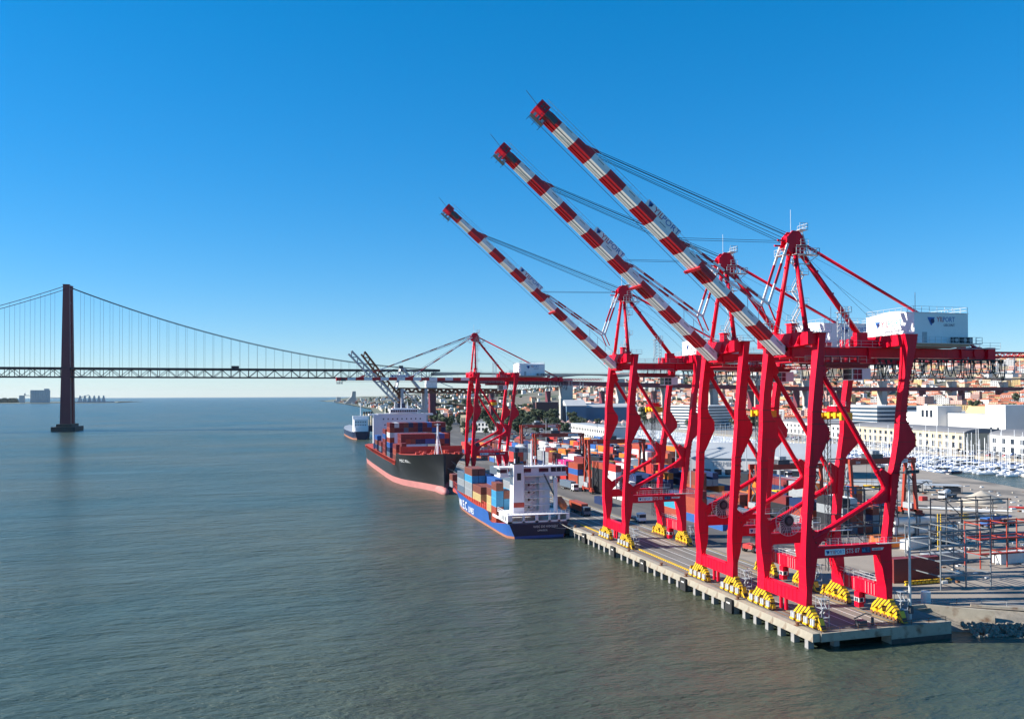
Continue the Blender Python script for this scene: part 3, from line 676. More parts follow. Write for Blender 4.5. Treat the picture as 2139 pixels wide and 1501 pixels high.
    part('mast_strut', 'ab', aframe_back); part('backstay', 'bs', backstay)
    a = part('mast_head', 'ap', apex_mesh); part('mast_platform', 'ag', apex_gear, a); part('stair', 'st', stair_mesh)
    part('cable_reel', 're', reel_mesh); part('lift_mast', 'lm', lift_mast)
    part('access_stair', 'as1', lambda: leg_stair(91.6, -9.9, 7.3)); part('access_stair', 'as2', lambda: leg_stair(108.6, -9.4, 7.0))
    tr = part('trolley', 'tr', trolley_mesh); part('operator_cabin', 'ca', cabin_mesh, tr); part('spreader', 'sp', spreader_mesh)
    bo = part('boom', ('bo', A), lambda: boom_mesh(A)); part('boom_head', ('bh', A), lambda: boom_head(A), bo)
    part('rope', ('ro', A), lambda: rope_mesh(A)); [part('forestay', ('fs', A, sd), lambda: stay_mesh(A, sd)) for sd in (-1, 1)]
    p = boomP(A); c, s = math.cos(A), math.sin(A); xd = (c, 0, -s); ud = (s, 0, c)
    def q(tt, y, hh): v = p(tt, y, hh); return (v[0]-OX, v[1], v[2]-OZ)
    def panel():
        b = MB(); b.loft([[p(30.0, -1.7, 1.3), p(30.0, -1.62, 1.3), p(30.0, -1.62, 2.5), p(30.0, -1.7, 2.5)], [p(38.2, -1.7, 1.3), p(38.2, -1.62, 1.3), p(38.2, -1.62, 2.5), p(38.2, -1.7, 2.5)]]); return sh(b).mesh('name_board', ['boom_white'])
    nb = part('name_board', ('nb', A), panel, bo)
    logo(nb, q(37.4, -1.73, 1.9), 0.75, xd, ud)
    text('YIL', 1.45, 'sign_red', nb, q(36.4, -1.72, 1.4), xd, ud, sx=1.2); text('PORT', 1.45, 'sign_blue', nb, q(34.35, -1.72, 1.4), xd, ud, sx=1.2)
    eq = cached('eq', bogie_eq); tw = cached('tw', lambda: bogie_truck(True)); tl = cached('tl', lambda: bogie_truck(False)); sw = cached('sw_', bogie_sweep)
    for xr, tk in ((91.0-OX-0.28, tw), (107.6-OX, tl)):
        for sg in (-1, 1):
            e = put('equalizer_beam', eq, t, (xr, sg*6.8, 0))
            for d in (-2.85, -0.95, 0.95, 2.85): put('wheel_truck', tk, e, (0, d, 0))
            put('rail_buffer', sw, e, (0, sg*3.9, 0), math.pi if sg < 0 else 0)
    part('ground_cabin', 'cc', checker_cab)
    return t
A_UP = math.atan2(36.17, 41.22)
make_crane('red and white gantry crane marked STS 07 with raised boom at the quay end', 134.4, A_UP, '07')
make_crane('red and white gantry crane marked STS 06 with raised boom between cranes 05 and 07', 158.9, A_UP, '06')
make_crane('red and white gantry crane marked STS 05 with raised boom beside the blue ship', 213.4, A_UP, '05')
make_crane('red gantry crane with its striped boom lowered level over the black ship', 393.9, 0.0, '04')
# ------------------------------------------------------------------ water, ground, quay
struct(MB().face([(-30000, -2000, 0), (30000, -2000, 0), (30000, 30000, 0), (-30000, 30000, 0)]).build('water', 'water'))
def sheet(name, poly, z, m): return struct(MB().face([(x, y, z) for x, y in poly]).build(name, m))
# dock basin lies open between X 322..412, Y 150..770
g = MB()
ZG = 2.94
for poly in ([(112, 131), (126, 131), (138, 123), (175, 108), (320, 90), (285, 150), (309, 282), (328, 340), (337, 380), (338, 466), (321, 494), (307, 548), (305, 930), (112, 930)],
             [(112, 930), (305, 930), (456, 930), (560, 1000), (560, 1400), (150, 1400), (112, 1000)],
             [(452, 150), (900, 150), (900, 1000), (560, 1000), (456, 930), (436, 640), (438, 565), (442, 493), (447, 400)]):
    g.face([(x, y, ZG) for x, y in poly])
NE = ((285, 150), (309, 282), (328, 340), (337, 380), (338, 466), (321, 494), (307, 548), (305, 930))
for a, b in zip(NE[:-1], NE[1:]): g.face([(a[0], a[1], ZG), (b[0], b[1], ZG), (b[0], b[1], -1), (a[0], a[1], -1)], 1)
FE = ((452, 150), (447, 400), (442, 493), (438, 565), (436, 640), (456, 930), (305, 930))
for a, b in zip(FE[:-1], FE[1:]): g.face([(a[0], a[1], ZG), (b[0], b[1], ZG), (b[0], b[1], -1), (a[0], a[1], -1)], 1)
struct(g.build('ground', ['yard_dirt', 'concrete_edge']))
sheet('yard_pavement', [(112.0, 200), (150, 200), (215, 215), (215, 330), (240, 420), (240, 700), (112.0, 700)], 2.96, 'asphalt')
sheet('dock_road', [(112.0, 700), (240, 700), (304, 700), (304, 928), (455, 932), (540, 1000), (540, 1390), (152, 1390), (112, 1000)], 2.965, 'asphalt')
sheet('coast_ground', [(112, 1000), (150, 1400), (200, 1750), (288, 2650), (331, 3900), (352, 5270), (420, 6500), (4000, 9000), (9000, 9000), (9000, 1400), (150, 1400)], 2.2, 'land_far')
# quay: deck slab, edge panels, piles
qd = struct(MB().box(89.6, 112.0, 122.5, 720.0, 1.7, 3.0).build('quay_deck', 'concrete'))
Yp = 122.3; me4 = MB().box(0, 1.42, 0.012, 3.988, -1.42, 0.02).mesh('edge_panel', ['concrete_edge']); mep = MB().box(0, 1.15, -0.5, 0.5, -4.4, -1.42).mesh('pile', ['pile_mat'])
k = 0
while Yp < 640:
    if Yp < 262 or k % 1 == 0:
        o = put('edge_panel', me4, qd, (88.2, Yp, 3.0)); o.rotation_euler = (0, 0, random.uniform(-0.002, 0.002)); o.location.x += random.uniform(-0.03, 0.03)
    if Yp < 262:
        put('pile', mep, qd, (88.3+random.uniform(-0.05, 0.05), Yp+2.0, 3.0))
        if k % 2 == 0: put('pile', mep, qd, (93.5, Yp+2.0, 3.0))
    Yp += 4.0; k += 1
w = MB().box(108.0, 112.0, 124.5, 262, -2, 1.7); struct(w.build('quay_back_wall', 'concrete_wet_shade'))  # near-black colour stands in for the deep shade below the deck
e = MB(); e.box(89.7, 104.0, 122.05, 122.52, 1.55, 2.99); e.box(104.0, 116.9, 122.0, 124.5, -1.5, 2.97); e.box(104.0, 116.9, 121.96, 122.0, -1.5, 0.85, 1)
struct(e.build('quay_end_wall', ['concrete_edge', 'concrete_wet_shade']))
struct(MB().box(112.05, 117.0, 124.5, 133.0, 1.0, 2.985).build('quay_corner_slab', 'concrete'))
def lines(name, items, m, z):
    b = MB()
    for x0, x1, y0, y1 in items: b.face([(x0, y0, z), (x1, y0, z), (x1, y1, z), (x0, y1, z)])
    return struct(b.build(name, m))
lines('deck_lines', [(x, x+0.16, 124, 600) for x in (95.2, 98.9, 102.6, 104.9)]+[(109.6, 109.8, 140, 600)], 'paint_white', 3.006)
lines('deck_lines_yellow', [(93.0, 93.12, 124, 600), (106.2, 106.32, 124, 600), (110.6, 110.75, 160, 600)], 'paint_yellow', 3.005)
jn = MB()
for k in range(60): jn.face([(89.7, 126+k*8, 3.003), (112, 126+k*8, 3.003), (112, 126.06+k*8, 3.003), (89.7, 126.06+k*8, 3.003)])
for x in (94.1, 100.7, 108.9): jn.face([(x, 122.6, 3.0032), (x+0.05, 122.6, 3.0032), (x+0.05, 620, 3.0032), (x, 620, 3.0032)])
struct(jn.build('deck_joints', 'black'))
b = MB()
for x in (90.63, 90.82, 107.45, 107.64): b.box(x, x+0.07, 123.0, 640, 3.0, 3.05)
struct(b.build('crane_rails', 'rust'))
mk = MB().box(-0.22, 0.22, -0.32, 0.32, 0.0, 0.28).mesh('trench_cover', ['paint_yellow'])
y = 147.8
tr = struct(MB().box(92.05, 92.55, 124, 600, 3.0, 3.02).build('cable_trench', 'rust'))
while y < 245:
    if not any(abs(y-c) < 11.0 for c in (134.4, 158.9, 213.4)): put('trench_cover', mk, tr, (92.3, y, 3.02))
    y += 1.0
bm_ = MB().cyl((0, 0, 0), 0.28, 0.55, 10); bm_.cyl((0, 0, 0.45), 0.42, 0.2, 10); bm_.box(-0.5, 0.5, -0.5, 0.5, 0, 0.05); bme = bm_.mesh('bollard', ['rust'])
for y in (127.6, 147.3, 169.0, 181.5, 200.5, 226.0, 241.0):
    tag(put('bollard', bme, None, (88.85, y, 3.02)), 'rusty squat mooring bollard on the quay edge beam', 'bollard', 'bollards along the quay edge')
fm = MB().box(-0.55, 0.0, -1.3, 1.3, -3.1, -0.4).box(0, 0.25, -0.5, 0.5, -2.6, -0.9).cyl((-0.25, -0.6, -1.2), 0.35, 1.2, 10, 1, 'y').mesh('quay_fender', ['rubber', 'white_dirty'])
for y in (149.0, 168.5, 190.0, 209.0, 231.0):
    tag(put('quay_fender', fm, None, (88.2, y, 3.2)), 'black rubber fender bolted against the concrete quay face', 'fender', 'fenders on the quay face')
# shore on the right: walls and rubble
def wall(name, pts, z0, z1, th, lab):
    b = MB()
    for (xa, ya), (xb, yb) in zip(pts[:-1], pts[1:]):
        d = Vector((xb-xa, yb-ya, 0)).normalized(); n = Vector((-d.y, d.x, 0))*th
        b.hexa([(xa, ya, z0), (xb, yb, z0), (xb+n.x, yb+n.y, z0), (xa+n.x, ya+n.y, z0), (xa, ya, z1), (xb, yb, z1), (xb+n.x, yb+n.y, z1), (xa+n.x, ya+n.y, z1)])
    return tag(b.build(name, 'concrete_edge'), lab, 'wall')
wall('retaining_wall', [(117.2, 131.5), (120.0, 131.6), (128.8, 124.0)], 0.3, 3.5, 0.6, 'angled concrete retaining wall jutting over the rubble beside the quay end')
wall('sea_wall', [(128.9, 129.6), (138, 123.6), (175, 108.4)], 0.2, 3.3, 0.7, 'long low concrete sea wall above the rubble bank')
tag(MB().tube((139.5, 122.2, -0.5), (139.5, 122.2, 2.6), 0.35, 12).build('mooring_post', 'concrete_edge'), 'short pale concrete post standing in the rubble at the sea wall', 'post')
rb = MB(); rr = random.Random(5)
for k in range(1500):
    t = rr.random(); x = lerp(117.5, 172, t**1.3); base = 124.5-(x-117)*0.32 if x > 122 else 128.5; d = rr.random()**1.5*6
    yy = base-d+2.2; zz = 1.4-d*0.42+rr.uniform(-0.2, 0.2); s = rr.uniform(0.1, 0.42)
    pts = [(x+s*a*rr.uniform(.6, 1.2), yy+s*b_*rr.uniform(.6, 1.2), zz+s*c*rr.uniform(.5, 1)) for a, b_, c in ((-1, -1, -1), (1, -1, -1), (1, 1, -1), (-1, 1, -1), (-.7, -.8, 1), (.8, -.7, .8), (.7, .8, 1), (-.8, .7, .9))]
    rb.hexa(pts)
tag(rb.build('rubble', 'rock'), 'grey broken rock rubble along the waterline', 'rubble', kind='stuff')
struct(MB().face([(116.9, 133, 2.9), (116.9, 124.5, -1.0), (128, 116, -1.2), (175, 101, -1.2), (175, 109, 2.9), (138, 124, 2.9), (126, 131.2, 2.9)]).build('rubble_slope', 'rock'))
# hillside with the city
def hz(x, y):
    t = x+0.12*(y-800)+0.30*max(0, y-1300); s = min(1, max(0, (t-760)/1300.0))
    n = mnoise.noise(Vector((x*0.0022, y*0.0022, 0)))*16*min(1, s*3)+mnoise.noise(Vector((x*0.008, y*0.008, 3)))*5*min(1, s*3)
    h = min(132*s*s+n, 20+max(0, x-560)*0.10)/(1+max(0, y-2500)/4000)
    return ZG-0.3+max(0, h)
gr = MB(); xs = [560+40*i for i in range(70)]; ys = [150+45*j for j in range(112)]
gv = [(x, y, hz(x, y)) for y in ys for x in xs]; nx = len(xs)
gr.v = gv; gr.f = [(j*nx+i, j*nx+i+1, (j+1)*nx+i+1, (j+1)*nx+i) for j in range(len(ys)-1) for i in range(nx-1)]; gr.m = [0]*len(gr.f)
struct(gr.build('hillside', 'hill', smooth=True))
fh = MB()
for i, (x0, x1, y, h) in enumerate(((360, 1500, 6800, 62), (700, 3600, 7600, 105), (420, 1100, 6200, 28))):
    n = 40; top = []
    for k in range(n+1):
        t = k/n; x = lerp(x0, x1, t); top.append((x, y, max(3, h*min(1, t*3.5)*(0.8+0.35*mnoise.noise(Vector((x*0.002, i*9.0, 0)))))))
    for a, c in zip(top[:-1], top[1:]): fh.face([(a[0], y-500, 0), (c[0], y-500, 0), c, a]); fh.face([a, c, (c[0], y+900, 0), (a[0], y+900, 0)])
struct(fh.build('far_hills', 'land_far'))
# ------------------------------------------------------------------ containers
def container_mesh(L):
    b = MB(); w, h = 2.44, 2.59
    b.box(0.04, w-0.04, 0.04, L-0.04, 0.06, h-0.05)
    for x in (0, w-0.16):
        for y in (0, L-0.18): b.box(x, x+0.16, y, y+0.18, 0, h)
    for x in (0, w-0.12): b.box(x, x+0.12, 0.18, L-0.18, h-0.14, h); b.box(x, x+0.12, 0.18, L-0.18, 0, 0.16)
    for y in (0, L-0.12): b.box(0.16, w-0.16, y, y+0.12, h-0.14, h)
    n = int(L/0.55)
    for k in range(n):
        y = 0.3+k*(L-0.6)/n
        b.box(0.005, 0.04, y, y+0.26, 0.16, h-0.14); b.box(w-0.04, w-0.005, y, y+0.26, 0.16, h-0.14)
    for x in (0.55, 1.05, 1.35, 1.85): b.box(x, x+0.05, -0.005, 0.04, 0.1, h-0.1)
    return b.mesh('container', ['c_grey'])
C40, C20 = container_mesh(12.19), container_mesh(6.06)
NCON = [0]
def container(colour, loc, where, group, L=40, rz=0, name='container', txt=None):
    me = C40 if L == 40 else C20
    o = put('shipping_container', me, None, loc, rz); o.material_slots[0].link = 'OBJECT'; o.material_slots[0].material = M['c_'+colour]
    tag(o, ('%s container lettered %s, %s' % (colour, txt[0], where)) if txt else '%s %s container, %s' % (colour, 'long' if L == 40 else 'short', where), 'container', group)
    if txt:   # white face (water side) lettering
        if txt[1] == 'side': text(txt[0], txt[2], txt[3], o, (-0.015, 10.9 if L == 40 else 5.4, 0.75), (0, -1, 0), (0, 0, 1))
        else: text(txt[0], txt[2], txt[3], o, (0.3, -0.02, 1.0), (1, 0, 0), (0, 0, 1))
    NCON[0] += 1
    return o
# ------------------------------------------------------------------ hulls
def hull(parent, st, zb, mats, cx, deckmat):
    """st: (y, half beam at deck, half beam at waterline, deck z); stations are resampled so that the plating curves"""
    fine = []
    for i in range(len(st)-1):
        p0, p1, p2, p3 = st[max(0, i-1)], st[i], st[i+1], st[min(len(st)-1, i+2)]
        n = max(1, min(6, int(abs(p2[0]-p1[0])/2.5)))
        for k in range(n):
            t = k/n; q = [p1[0]+(p2[0]-p1[0])*t]
            for c in (1, 2, 3):
                if abs(p2[3]-p1[3]) > 1.2 and c == 3: q.append(lerp(p1[c], p2[c], t)); continue
                m1 = (p2[c]-p0[c])/(p2[0]-p0[0]) if p2[0] != p0[0] else 0; m2 = (p3[c]-p1[c])/(p3[0]-p1[0]); d = p2[0]-p1[0]
                q.append((2*t**3-3*t**2+1)*p1[c]+(t**3-2*t**2+t)*m1*d+(-2*t**3+3*t**2)*p2[c]+(t**3-t**2)*m2*d)
            fine.append(tuple(q))
    fine.append(st[-1]); st = fine
    up_, lo = MB(), MB()
    L = [0, 0.12, 0.28, 0.46, 0.64, 0.82, 1.0]
    for s in (-1, 1):
        def P(q, e):
            y, hd, hw, zd = q; return (cx+s*(hw+(hd-hw)*e**1.5), y, zb+(zd-zb)*e)
        for a, c in zip(st[:-1], st[1:]):
            for e0, e1 in zip(L[:-1], L[1:]): up_.face([P(a, e0), P(c, e0), P(c, e1), P(a, e1)])
            lo.face([(cx+s*a[2]*0.96, a[0], -2), (cx+s*c[2]*0.96, c[0], -2), (cx+s*c[2], c[0], zb), (cx+s*a[2], a[0], zb)])
    h = up_.build('hull', mats[0], parent, smooth=True); lo.build('boot_top', mats[1], parent, smooth=True)
    ends = MB()
    for q in (st[0], st[-1]):
        y, hd, hw, zd = q; ends.face([(cx-hw*.96, y, -2), (cx+hw*.96, y, -2), (cx+hw, y, zb), (cx+hd, y, zd), (cx-hd, y, zd), (cx-hw, y, zb)])
    ends.build('end_plate', mats[0], parent)
    dk = MB()
    for a, c in zip(st[:-1], st[1:]): dk.face([(cx-a[1]+.15, a[0], a[3]-0.05), (cx+a[1]-.15, a[0], a[3]-0.05), (cx+c[1]-.15, c[0], c[3]-0.05), (cx-c[1]+.15, c[0], c[3]-0.05)])
    dk.build('deck', deckmat, parent)
    return h
# --- blue feeder ship
ws = thing('container_ship', 'blue hulled feeder ship with white aft superstructure moored at the quay', 'ship')
cx = 77.9
st = [(243.4, 9.6, 8.0, 4.6), (246, 10.0, 9.6, 4.5), (262.8, 10.05, 9.95, 2.4), (266.2, 10.05, 9.95, 2.7), (267.8, 10.05, 9.95, 5.1), (285, 10.05, 9.95, 5.2), (300, 10.0, 9.7, 5.6), (315, 9.8, 8.8, 6.4), (328, 9.3, 6.5, 7.4), (338, 8.0, 3.8, 8.6), (346, 5.2, 1.4, 9.6), (351, 1.6, 0.4, 10.4), (352.4, 0.3, 0.15, 10.7)]
hu = hull(ws, st, 0.75, ('hull_blue', 'hull_rust'), cx, 'deck_red')
tr_ = MB().face([(cx-8.02, 243.37, 0.8), (cx+8.02, 243.37, 0.8), (cx+9.58, 243.37, 4.55), (cx-9.58, 243.37, 4.55)]); tr_.build('transom', 'hull_navy', ws)
text('W.E.C', 4.4, 'white', ws, (cx-10.12, 312.5, 1.5), (0, -1, 0), (-0.05, 0, 1), sx=1.15); text('LINES', 2.9, 'white', ws, (cx-10.12, 297.0, 1.4), (0, -1, 0), (-0.02, 0, 1), sx=1.2)
text('WEC DE HOOGH', 1.0, 'white', ws, (cx-2.0, 243.15, 3.2), (1, 0, 0), (0, -0.2, 1)); text('LIMASSOL', 0.75, 'white', ws, (cx-0.6, 243.2, 2.1), (1, 0, 0), (0, -0.2, 1))
b = MB()
for s in (-1, 1):                       # red hatch coamings and stanchions along the deck
    for k in range(22):
        y = 269+k*2.7; zd = prof([(243, 4.6), (268, 5.1), (300, 5.6), (328, 7.4)], y, 1); x = cx+s*9.4
        b.beam((x, y, zd), (x, y, zd+2.3), 0.28, 0.28); b.beam((x, y, zd+2.2), (x, y+2.7, zd+2.3), 0.16, 0.16); b.beam((x, y, zd+1.1), (x, y+2.7, zd+1.2), 0.12, 0.12)
b.box(cx-9.0, cx+9.0, 268, 330, 5.0, 6.8)
b.build('hatch_coaming', 'deck_red', ws)
b = MB(); b.box(cx-10.0, cx+10.0, 243.5, 256, 4.62, 4.8); 
for x0, x1 in ((-10, -8.6), (-5.3, -4.6), (-1.2, -0.2), (3.0, 3.8), (6.2, 6.9), (9.0, 10.0)): b.box(cx+x0, cx+x1, 243.5, 243.8, 4.8, 7.0)
b.box(cx-10, cx+10, 243.5, 243.8, 4.5, 5.3); b.box(cx-10, cx+10, 243.5, 256, 7.0, 7.2); b.box(cx-10, cx-9.7, 243.8, 262, 4.6, 5.4); b.box(cx-10, cx-9.7, 243.8, 254, 5.4, 7.0); b.box(cx+9.7, cx+10, 243.8, 256, 4.6, 7.0)
for y in (245.2, 247.4, 249.6): b.box(cx-10.03, cx-10.0, y, y+1.2, 5.2, 6.6, 1)
b.rail([(cx-9.9, 243.6, 7.2), (cx+9.9, 243.6, 7.2)], 1.1, 0.05, 1.2); b.rail([(cx-9.9, 243.6, 7.2), (cx-9.9, 256, 7.2)], 1.1, 0.05, 1.5)
b.build('poop', ['ship_white', 'glass_dark'], ws)
b = MB()                                # accommodation: open decks and stairs face the stern
b.box(cx-3.0, cx+6.0, 252.6, 260, 7.2, 18.2)
for k in range(5): b.box(cx-6.8, cx+6.2, 249.2, 252.6, 9.3+2.35*k-0.15, 9.3+2.35*k); b.rail([(cx-2.8, 249.3, 9.3+2.35*k), (cx+6.0, 249.3, 9.3+2.35*k)], 1.0, 0.04, 1.5)
b.box(cx+2.5, cx+6.0, 251.0, 252.6, 7.2, 18.0)
for k in range(4): b.beam((cx-1.8, 250.6, 7.3+2.35*k), (cx+1.6, 250.6, 9.4+2.35*k), 0.7, 0.18)
b.cyl((cx-3.0, 251.0, 7.2), 0.75, 11, 10); b.box(cx+6.3, cx+7.3, 247.2, 248.2, 7.2, 18.0)
b.build('accommodation', 'ship_white', ws)
b = MB()
for k in range(4):
    for x in (-2.4, -0.8, 0.8): b.box(cx+x, cx+x+0.6, 252.54, 252.6, 8.0+2.35*k, 8.7+2.35*k)
    b.box(cx+3.6, cx+4.4, 250.95, 251.0, 7.5+2.35*k, 9.2+2.35*k, 1)
b.build('window', ['glass_dark', 'white_dirty'], ws)
b = MB(); b.box(cx-10.8, cx+11.6, 250.0, 256.5, 18.2, 18.6); b.box(cx-3.2, cx+6.2, 250.4, 256, 18.6, 21.1); b.box(cx-10.6, cx-8.0, 250.2, 254, 18.6, 21.0); b.box(cx+6.2, cx+11.3, 250.2, 254, 18.6, 19.6)
b.box(cx-11.0, cx+11.8, 249.8, 256.6, 21.1, 21.35); b.rail([(cx-10.9, 249.9, 21.35), (cx+11.7, 249.9, 21.35)], 1.1, 0.05, 1.4)
for x0, x1 in ((-3.0, -0.4), (2.2, 5.4)): b.box(cx+x0, cx+x1, 250.36, 250.4, 19.5, 20.8, 1)
b.box(cx+6.25, cx+11.25, 250.25, 253.9, 19.6, 21.05, 1); b.box(cx-10.63, cx-8.4, 250.15, 253.9, 19.6, 20.7, 1)
for x in (7.9, 9.6): b.box(cx+x, cx+x+0.15, 250.2, 250.25, 19.6, 21.1)
b.build('wheelhouse', ['ship_white', 'glass_dark'], ws)
b = MB(); b.prism([(cx-6.9, 7.2), (cx-6.6, 22.4), (cx-3.4, 22.4), (cx-3.3, 7.2)], 'y', 248.4, 252.4); b.box(cx-6.72, cx-3.3, 248.3, 248.38, 8.9, 10.4, 1); b.box(cx-5.6, cx-4.3, 248.32, 248.4, 17.4, 19.6, 2)
b.box(cx-6.9, cx-3.1, 248.2, 252.6, 22.4, 22.6, 2); b.tube((cx-5.4, 250.5, 22.6), (cx-5.4, 250.5, 26.0), 0.75, 10, 2); b.tube((cx-4.2, 251.2, 22.6), (cx-4.2, 251.2, 24.6), 0.4, 8, 2); b.box(cx-6.2, cx-5.8, 249, 249.6, 22.6, 24.0, 0)
b.build('funnel', ['ship_white', 'deck_red', 'black'], ws)
b = MB(); b.tube((cx+0.6, 253, 21.3), (cx+0.6, 253, 29.5), 0.35, 8, 0, 0.2); b.tube((cx+4.6, 253, 21.3), (cx+4.6, 253, 27.5), 0.28, 8, 0, 0.15); b.beam((cx+2.6, 253, 27.0), (cx+6.8, 253, 27.2), 0.2); b.cyl((cx+1.8, 253.4, 23.6), 0.5, 0.8, 10); b.tube((cx+1.8, 253.4, 21.3), (cx+1.8, 253.4, 23.6), 0.1, 6)
for x in (-9, -7.5, -1.5, 7, 8.3, 9.6, 10.8): b.tube((cx+x, 251, 21.3), (cx+x, 251, 23.2+0.5*math.sin(x*7)), 0.09, 6)
b.build('mast', 'ship_white', ws)
b = MB(); b.loft([[(87.0+dx*s_, 245.2+t, 8.4+dz*s_+0.35*t) for dx, dz in ((-1.2, 0.3), (-0.7, -0.9), (0.7, -0.9), (1.2, 0.3), (0.8, 1.2), (-0.8, 1.2))] for t, s_ in ((0, 0.4), (0.9, 1), (5.5, 1), (6.6, 0.35))]); b.build('lifeboat', 'lifeboat', ws)
b = MB(); b.tube((cx+6.8, 247.6, 7.2), (cx+6.8, 247.6, 11.5), 0.7, 10); b.beam((cx+6.8, 247.6, 11.5), (cx+3.6, 249.5, 19.0), 0.35, 0.45, 1); b.build('deck_crane', ['ship_white', 'dark_steel'], ws)
# containers on the feeder
TIER = ['first', 'second', 'third', 'fourth', 'fifth', 'sixth', 'seventh', 'eighth', 'ninth', 'tenth', 'eleventh', 'twelfth', 'thirteenth']
fe = 'containers on the deck of the blue ship'; wh = 'on the deck of the blue feeder ship'
def pile(x, y, z, cols, L=40, where=wh, group=fe):
    for i, c in enumerate(cols): container(c, (x, y, z+2.6*i), '%s tier, %s stack from port, %s' % (TIER[i], TIER[int((x-68.2)/2.6)], TIER[int((y-258)/9)]+' bay, blue ship'), group, L)
for x, y, cols, L in ((68.2, 327.5, ('grey', 'brown'), 20), (68.2, 306, ('slate', 'grey', 'slate'), 40), (70.8, 306, ('blue', 'blue'), 40), (73.4, 306, ('navy', 'brown', 'brown'), 40), (68.2, 293, ('grey', 'grey', 'light blue', 'brown'), 40), (70.8, 293, ('maroon', 'navy', 'light blue', 'brown'), 40), (73.4, 293, ('maroon', 'navy', 'blue'), 40), (78, 293, ('maroon', 'slate', 'navy', 'slate'), 40),
                      (68.2, 279.5, ('tan', 'brown'), 40), (70.8, 279.5, ('tan', 'brown'), 40), (73.4, 279.5, ('maroon', 'maroon', 'blue'), 40), (76, 279.5, ('maroon', 'navy', 'slate'), 40), (82, 279.5, ('navy', 'slate', 'slate'), 40), (73.4, 322, ('maroon', 'rust red'), 40), (78.6, 322, ('brown', 'brown'), 40),
                      (68.2, 258.6, ('rust red', 'rust red', 'light blue', 'light blue', 'brown'), 20), (70.8, 258.6, ('rust red', 'light blue', 'light blue', 'brown'), 20), (76, 266.5, ('maroon', 'light blue', 'grey', 'slate'), 40), (79, 266.5, ('maroon', 'blue', 'slate'), 40), (83.5, 266.5, ('brown', 'navy', 'slate'), 40)):
    zz = 6.85 if y > 268 else (6.85 if x > 73 else 2.6)
    if x < 73 and 265 < y < 268: zz = 2.8
    pile(x, y, zz, cols, L)
pile(68.2, 265.0, 2.75, ('black', 'tan', 'tan', 'brown'), 20); pile(70.8, 266.5, 5.2, ('tan', 'brown'), 40)
# --- black ship
bs = thing('container_ship', 'black hulled container ship with pink waterline and white bridge moored beyond', 'ship')
cx = 72.2
st = [(566, 13, 10, 11.5), (560, 15.5, 14, 11), (540, 16, 15.6, 10.2), (470, 16, 15.9, 9.6), (425, 16, 15.3, 9.8), (409, 15.8, 13.2, 10.2), (407, 15.8, 13.0, 15.2), (396, 15.4, 9.6, 15.8), (386, 14.4, 6.0, 16.3), (376, 11.8, 2.8, 16.8), (370, 8.6, 1.2, 17.2), (366, 4.8, 0.5, 17.6), (363.6, 0.6, 0.25, 18.0)]
hull(bs, st, 3.0, ('hull_black', 'hull_pink'), cx, 'deck_red')
b = MB(); b.loft([[(cx+r*2.1*math.cos(a), y, 0.7+r*2.5*math.sin(a)) for a in [2*math.pi*i/14 for i in range(14)]] for y, r in ((384, 1.2), (374, 1.15), (367, 1.05), (362.5, 0.85), (360.6, 0.5), (360.0, 0.12))]); b.build('bulbous_bow', 'hull_pink', bs, smooth=True)
text('MSC PAVISIA', 2.1, 'white', bs, (56.8, 396.5, 12.2), (0.42, -0.9, 0), (-0.25, -0.15, 1), sx=1.0)
text('[o]', 2.4, 'white', bs, (67.6, 371.6, 13.2), (0.75, -0.66, 0), (-0.2, -0.3, 1)) if False else None
b = MB(); b.box(57.5, 88.2, 400, 400.5, 15.5, 19.2); b.build('breakwater', 'deck_red', bs)
b = MB()
for k in range(34): y = 411+k*4.2; zd = 9.8; b.beam((56.5, y, zd), (56.5, y, zd+2.0), 0.4); b.beam((56.5, y, zd+1.9), (56.5, y+4.2, zd+1.9), 0.22); b.box(56.6, 58.2, y, y+2.6, zd, zd+1.2)
rr = random.Random(2)
for k in range(30): x = rr.uniform(60, 84); y = rr.uniform(372, 398); s = rr.uniform(0.4, 1.1); 
for k in range(26): x = rr.uniform(62, 83); y = rr.uniform(378, 398); s = rr.uniform(0.4, 1.0); b.box(x, x+s*2, y, y+s*2, 16.2, 16.6+s)
b.build('deck_gear', 'deck_red', bs)
b = MB(); b.tube((71.4, 376, 16.5), (71.4, 376, 31.0), 0.55, 8, 0, 0.35); b.beam((70.0, 376, 30.6), (72.8, 376, 30.6), 0.3)
for x in (69.6, 73.2): b.tube((x, 374.5, 16.6), (71.4, 376, 27), 0.12, 6)
b.build('foremast', 'ship_white', bs)
b = MB(); b.box(61, 91.5, 520, 534, 11, 32.6); b.box(55.5, 96, 521, 526, 31.6, 32.6); b.box(68.5, 86, 519.5, 526, 33.0, 35.4); b.box(70, 84, 521, 527, 35.4, 36.0)
for x in (72, 76, 80): b.tube((x, 524, 36), (x, 524, 42.5-abs(x-76)*0.6), 0.35, 8, 0, 0.2)
b.box(58.0, 61.0, 520, 523, 14, 32.0); b.box(74.5, 79.5, 530, 536, 33, 39, 1)
for k in range(12): b.box(69.0+k*1.4, 70.0+k*1.4, 519.42, 519.5, 33.7, 34.9, 2)
for r_ in range(3):
    for k in range(9): b.box(64+k*2.9+(r_ % 2)*0.9, 64.7+k*2.9+(r_ % 2)*0.9, 519.94, 520, 21.5+r_*3.7, 22.4+r_*3.7, 2)
b.build('superstructure', ['ship_white', 'hull_navy', 'glass_dark'], bs)
bk = 'containers on the deck of the black ship'; wb = 'on the deck of the black ship'
rr = random.Random(11); pal = ('maroon', 'maroon', 'rust red', 'brown', 'navy', 'maroon', 'slate', 'maroon', 'navy')
